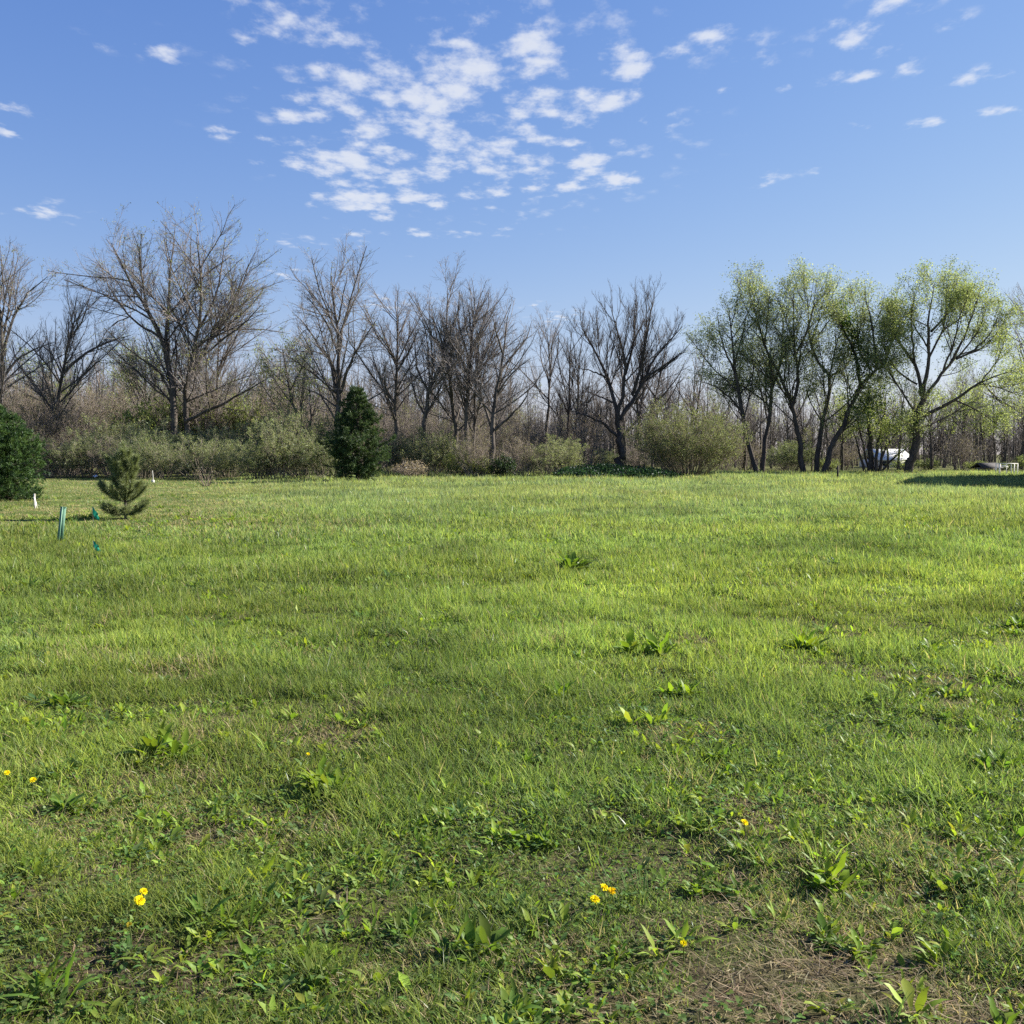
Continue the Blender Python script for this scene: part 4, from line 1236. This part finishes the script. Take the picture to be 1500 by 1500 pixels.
def make_conifers():
    f = gpx(524, 706); f[2] = float(ground_z(f[0], f[1])) - .02
    prof = lambda t: np.where(t < .3, .74 + .9 * t, np.clip(1 - (t - .3) * 1.24, .10, 1))
    conifer('pine_tree', f, 5.2, 2.0, 401, 'dense dark green pine standing alone in front of the tree line', 190, prof, .18, PINE, shootn=12, up=.20, tuft=22, wid=.011)
    f = gpx(-14, 732); f[2] = float(ground_z(f[0], f[1])) - .02
    prof2 = lambda t: np.where(t < .45, .92 + .18 * t, np.clip(1.0 - (t - .45) * 1.15, .25, 1))
    conifer('conifer_tree', f, 3.0, 1.85, 402, 'broad bushy dark conifer cut by the left edge', 280, prof2, .13, [[.052, .10, .032], [.072, .135, .038], [.042, .08, .034], [.10, .165, .045]], shootn=13, up=.12, tuft=22, wid=.010, z0=.0)
    # young open pine with three tiers of upswept shoots
    r = np.random.default_rng(403)
    f = gpx(184, 765); f[2] = float(ground_z(f[0], f[1]))
    o = empty('young_pine', f, 0, 'young open pine with upturned tiers of branches beside the green flag', 'tree')
    mb = MB()
    H = 1.72
    P0 = np.array([[0, 0, -.03], [.005, 0, .4], [-.01, .01, .9], [-.015, 0, 1.3], [-.02, 0, H]])
    tubes(mb, resample(P0, 9)[None], np.linspace(.032, .008, 9)[None], 7)
    mb.build('trunk', M['bark'], o)
    mb = MB()
    br = []
    for (z, n, L, e0) in ((.10, 10, .54, .10), (.40, 10, .62, .42), (.56, 5, .42, .5), (.76, 6, .42, .6), (.90, 9, .52, .72), (1.08, 5, .36, .85), (1.24, 6, .32, .95)):
        for j in range(n):
            a = j * 6.283 / n + r.normal(0, .18); e = e0 + r.normal(0, .1); l = L * r.uniform(.8, 1.1)
            p = [np.array([0, 0, z])]
            for k in range(5):
                ee = e + .13 * k
                p.append(p[-1] + np.array([math.cos(a) * math.cos(ee), math.sin(a) * math.cos(ee), math.sin(ee)]) * l / 5)
            br.append(p)
    br.append([np.array([-.015, 0, 1.3 + .084 * k]) for k in range(6)])
    br = np.array(br)
    tubes(mb, br, np.tile(np.linspace(.011, .004, 6), (len(br), 1)), 5)
    S1, RS = sprout(br, np.full(br.shape[:2], .006), 4.5, .45, (25, 45), .35, .12, .06, 4, .02, .003, r, .1, .22)
    tubes(mb, S1, RS, 4)
    pts, dr = [], []
    for k in range(2, 6):
        pts.append(br[:, k]); dr.append(unit(br[:, k] - br[:, k - 1]))
        pts.append((br[:, k] + br[:, k - 1]) / 2); dr.append(unit(br[:, k] - br[:, k - 1]))
    for k in range(1, 4):
        pts.append(S1[:, k]); dr.append(unit(S1[:, k] - S1[:, k - 1]))
    needle_tufts(mb, np.concatenate(pts), np.concatenate(dr), 78, .15, .0042, [[.22, .255, .12], [.25, .29, .13], [.18, .215, .10]], r, .55)
    mb.build('crown', [M['bark'], M['needle']], o)


make_conifers()

# ------------------------------------------------------------------ stakes, flags, small things at the field's edge
M['green_paint'] = mat_paint('green_paint', (.10, .22, .15), (.14, .28, .19), .55, 14)
M['green_film'] = mat_leaf('green_film', .35, .08, .3, (1, 1, 1))
M['white_film'] = mat_leaf('white_film', .3, .05, .4, (1, 1, 1))
M['white_paint'] = mat_paint('white_paint', (.72, .70, .66), (.82, .81, .78), .5, 5)
M['weathered_white'] = mat_paint('weathered_white', (.40, .38, .34), (.55, .53, .48), .8, 14)
M['wire'] = mat_paint('wire_metal', (.25, .24, .22), (.35, .34, .32), .45, 20, .6)
M['grey_wood'] = mat_paint('grey_wood', (.16, .14, .12), (.24, .21, .17), .85, 12)
M['dark_roof'] = mat_paint('dark_shingle', (.035, .033, .035), (.065, .06, .06), .9, 18)
M['siding'] = mat_paint('pale_siding', (.62, .60, .56), (.70, .68, .64), .6, 3)
M['glass'] = mat_paint('window_glass', (.02, .025, .03), (.03, .035, .04), .08, 2)


def make_markers():
    r = np.random.default_rng(99)
    # green stake: a T-section steel post, leaning a little
    g = gpx(87, 798); g[2] = float(ground_z(g[0], g[1])) - .05
    top = px(92, 743, g[1]); h = top[2] - g[2]
    o = empty('marker_stake', g, 0, 'green painted marker stake leaning in the grass left of the flags', 'stake')
    mb = MB()
    a = np.array([top[0] - g[0], .02, h]); ax = unit(a)
    sx = unit(np.cross(ax, [0, 1.0, 0])); sy = np.cross(ax, sx)
    axes = np.stack([sx, sy, ax])
    L = np.linalg.norm(a)
    mb.box(a * .5, (.10, .008, L), axes=axes)
    mb.box(a * .5 + sy * .024, (.009, .040, L), axes=axes)
    mb.build('post', M['green_paint'], o, smooth=False)
    mb = MB()
    mb.box(ax * (L + .004), (.108, .030, .008), axes=axes)
    mb.box(ax * (L - .012) - sy * .0065, (.108, .005, .028), axes=axes)
    mb.build('top_cap', M['green_paint'], o, smooth=False)

    def flag(x, ytop, ybase, w, hh, label, droop, name='marker_flag', mat='green_film', colr=(.02, .26, .17)):
        g = gpx(x, ybase); g[2] = float(ground_z(g[0], g[1])) - .03
        t = px(x - 2, ytop, g[1])
        o = empty(name, g, 0, label, 'flag', 'plastic marker flags' if 'green' in mat else None)
        mb = MB()
        tp = t - g
        tubes(mb, np.array([[[0, 0, 0], tp * .5 + [.004, 0, 0], tp]]), np.full((1, 3), .003), 6)
        mb.build('wire', M['wire'], o)
        mb = MB()
        nx, ny = 9, 7
        V = []
        for i in range(nx):
            for j in range(ny):
                u, v = i / (nx - 1), j / (ny - 1)
                V.append([tp[0] + u * w * .62 + .012 * math.sin(7 * v + 3 * u) * u, tp[1] + .03 * math.sin(6 * u + 2 * v) * u + .01 * u, tp[2] - v * hh - u * droop + .012 * math.sin(9 * u)])
        idx = np.arange(nx * ny).reshape(nx, ny)
        q = np.stack([idx[:-1, :-1], idx[:-1, 1:], idx[1:, 1:], idx[1:, :-1]], -1).reshape(-1, 4)
        mb.add(V, q, col=np.array(colr))
        mb.build('cloth', M[mat], o)

    flag(137, 742, 775, .20, .16, 'green plastic flag drooping on a wire, farther one beside the young pine', .16)
    flag(138, 792, 817, .15, .10, 'green plastic flag low in the grass, nearer to the camera', .09)
    # white stick of a survey stake by the conifer
    g = gpx(51, 745); g[2] = float(ground_z(g[0], g[1])) - .03
    o = empty('white_stake', g, 0, 'short pale split survey stake in the mown grass by the left conifer', 'stake')
    mb = MB()
    mb.box((0, 0, .22), (.05, .018, .5), rz=.2); mb.build('stake_board', M['weathered_white'], o, smooth=False)
    mb = MB()
    blades(mb, np.array([[.0, -.012, .38], [.01, -.012, .30]]), np.array([-.4, -.7]), np.array([-1.2, -1.35]), np.array([.36, .30]), np.array([.035, .03]), np.array([.1, .2]), BLADE2, np.array([[.75, .73, .68]] * 2))
    mb.build('ribbon', M['white_film'], o)
    # pale slender stake by the shrubs
    g = gpx(224, 707); g[2] = 0
    o = empty('white_stake', g, 0, 'thin white stake at the foot of the olive shrubs, right of the young pine', 'stake')
    mb = MB(); tubes(mb, np.array([[[0, 0, -.05], [.01, 0, .35], [-.02, 0, .68]]]), np.array([[.03, .028, .024]]), 6)
    mb.build('rod', M['weathered_white'], o)
    mb = MB(); mb.box((.02, -.04, .05), (.16, .12, .20), rz=.5); mb.build('collar', M['weathered_white'], o, smooth=False)
    # scrap of white litter
    g = gpx(139, 702); g[2] = .12
    mb = MB()
    V = []; 
    for i in range(6):
        for j in range(4):
            V.append([i * .055 - .14, j * .05, .05 * math.sin(i * 1.7 + j) + .03 * j + .04])
    idx = np.arange(24).reshape(6, 4)
    mb.add(V, np.stack([idx[:-1, :-1], idx[:-1, 1:], idx[1:, 1:], idx[1:, :-1]], -1).reshape(-1, 4), col=np.array([.8, .8, .8]))
    o = mb.build('litter_scrap', M['white_film'], loc=tuple(g))
    tag(o, 'crumpled white scrap lying at the edge of the brown thicket', 'litter')
    # grey post beside the pine
    g = gpx(499, 705); g[2] = 0
    o = empty('wooden_post', g, 0, 'thin grey wooden post left of the dense pine', 'post')
    mb = MB(); mb.box((0, 0, .45), (.07, .07, 1.0), rz=.3); mb.build('shaft', M['grey_wood'], o, smooth=False)
    mb = MB(); mb.box((0, 0, .957), (.085, .085, .016), rz=.3); mb.build('top_cap', M['grey_wood'], o, smooth=False)
    g = gpx(1227, 701); g[2] = 0
    o = empty('wooden_post', g, 0, 'short dark post in the lawn in front of the leafing trees', 'post')
    mb = MB(); mb.box((0, 0, .38), (.09, .09, .9), rz=.1); mb.build('shaft', M['bark_dark'], o, smooth=False)
    mb = MB(); mb.box((.0, 0, .66), (.22, .03, .05), rz=.1); mb.build('crossbar', M['bark_dark'], o, smooth=False)


def make_buildings():
    # low white building far behind the trunks
    c = px(1296, 676, 120)
    o = empty('white_building', (c[0], 120, 0), 0, 'low white building showing between the trunks of the leafing trees', 'building')
    mb = MB()
    w, dp, h = 4.0, 6.0, .95
    mb.box((0, 0, h / 2 - .1), (w, dp, h + .2)); mb.build('wall', M['white_paint'], o, smooth=False)
    mb = MB()
    V = [[-w / 2 - .2, -dp / 2 - .3, h], [w / 2 + .2, -dp / 2 - .3, h], [w / 2 + .2, 0, h + 1.25], [-w / 2 - .2, 0, h + 1.25], [-w / 2 - .2, dp / 2 + .3, h], [w / 2 + .2, dp / 2 + .3, h]]
    V2 = [[a, b, z - .12] for a, b, z in V]
    mb.add(V + V2, [[0, 1, 2, 3], [3, 2, 5, 4], [6, 9, 8, 7], [9, 10, 11, 8], [0, 6, 7, 1], [4, 5, 11, 10], [0, 3, 9, 6], [3, 4, 10, 9], [1, 7, 8, 2], [2, 8, 11, 5]])
    mb.build('roof', M['white_paint'], o, smooth=False)
    mb = MB(); mb.box((-1.2, -dp / 2 - .02, .5), (.9, .05, .5)); wn = mb.build('window', M['glass'], o, smooth=False)
    # small dark low shed / tarp roof near the right edge
    c = px(1446, 690, 92)
    o = empty('low_shed', (c[0], 92, 0), .15, 'low dark roofed shed by the pale frame at the right edge', 'shed')
    mb = MB(); mb.box((0, 0, .18), (1.7, 1.5, .4)); mb.build('wall', M['grey_wood'], o, smooth=False)
    mb = MB()
    V = [[-1.05, -.9, .36], [1.05, -.9, .36], [1.05, 0, .80], [-1.05, 0, .80], [-1.05, .9, .36], [1.05, .9, .36]]
    V2 = [[a, b, z - .07] for a, b, z in V]
    mb.add(V + V2, [[0, 1, 2, 3], [3, 2, 5, 4], [6, 9, 8, 7], [9, 10, 11, 8], [0, 6, 7, 1], [4, 5, 11, 10], [0, 3, 9, 6], [3, 4, 10, 9], [1, 7, 8, 2], [2, 8, 11, 5]])
    mb.build('roof', M['dark_roof'], o, smooth=False)
    # pale open frame
    d = 76
    c = px(1477, 690, d)
    o = empty('lawn_frame', (c[0], d, 0), -.08, 'small pale open frame of posts and rails on the lawn at the right edge', 'frame')
    s = d / FPX
    for (x, y) in ((-13, 0), (-8, .5), (4, 0), (13, 0), (2, .6), (13, .6), (-13, .6)):
        mb = MB(); mb.box((x * s, y, .40), (.055, .055, .9)); mb.build('post', M['white_paint'], o, smooth=False)
    for (x0, x1, z, y) in ((-13.5, 13.5, .875, 0), (-13.5, 13.5, .875, .6), (-8, 2, .62, .30)):
        mb = MB(); mb.box(((x0 + x1) / 2 * s, y, z), ((x1 - x0) * s, .085, .05)); mb.build('rail', M['white_paint'], o, smooth=False)
    mb = MB(); mb.box((-5.5 * s, -.02, .72), (8 * s, .03, .10)); mb.build('panel', M['white_paint'], o, smooth=False)
    # house standing just outside the frame: its shadow lies on the lawn
    a = np.array([.43, .90]); a /= np.linalg.norm(a)
    rz = math.atan2(a[1], a[0])           # local x runs along the house
    org = np.array([29.8, 55.0])
    o = empty('house', (org[0], org[1], 0), rz, 'pale sided house with dark gabled roof right of the lawn', 'house')
    Ln, W, He, Hr = 19.0, 8.5, 6.2, 8.8
    mb = MB()
    V = [[0, 0, -.2], [Ln, 0, -.2], [Ln, -W, -.2], [0, -W, -.2], [0, 0, He], [Ln, 0, He], [Ln, -W, He], [0, -W, He], [0, -W / 2, Hr - .1], [Ln, -W / 2, Hr - .1]]
    mb.add(V, [[0, 4, 5, 1], [2, 6, 7, 3]], [[4, 7, 8], [5, 9, 6]])
    mb.add([V[i] for i in (0, 3, 7, 4)], [[0, 1, 2, 3]]); mb.add([V[i] for i in (1, 5, 6, 2)], [[0, 1, 2, 3]])
    mb.build('wall', M['siding'], o, smooth=False)
    mb = MB()
    e = .45
    V = [[-e, e, He - .25], [Ln + e, e, He - .25], [Ln + e, -W / 2, Hr], [-e, -W / 2, Hr], [-e, -W - e, He - .25], [Ln + e, -W - e, He - .25]]
    V2 = [[p, q, z + .18] for p, q, z in V]
    mb.add(V + V2, [[0, 3, 2, 1], [3, 4, 5, 2], [6, 7, 8, 9], [9, 8, 11, 10], [0, 1, 7, 6], [4, 10, 11, 5], [0, 6, 9, 3], [3, 9, 10, 4], [1, 2, 8, 7], [2, 5, 11, 8]])
    mb.build('roof', M['dark_roof'], o, smooth=False)
    for (x, z) in ((3, 1.6), (8, 1.6), (15, 1.6), (3, 4.4), (8, 4.4), (13, 4.4)):
        mb = MB(); mb.box((x, .03, z), (1.3, .08, 1.5)); f = mb.build('window', M['white_paint'], o, smooth=False)
        mb = MB(); mb.box((x, .075, z), (1.1, .02, 1.3)); mb.build('pane', M['glass'], f, smooth=False)
    mb = MB(); mb.box((11.5, .04, 1.05), (1.0, .09, 2.1)); mb.build('door', M['grey_wood'], o, smooth=False)


make_markers()
make_buildings()
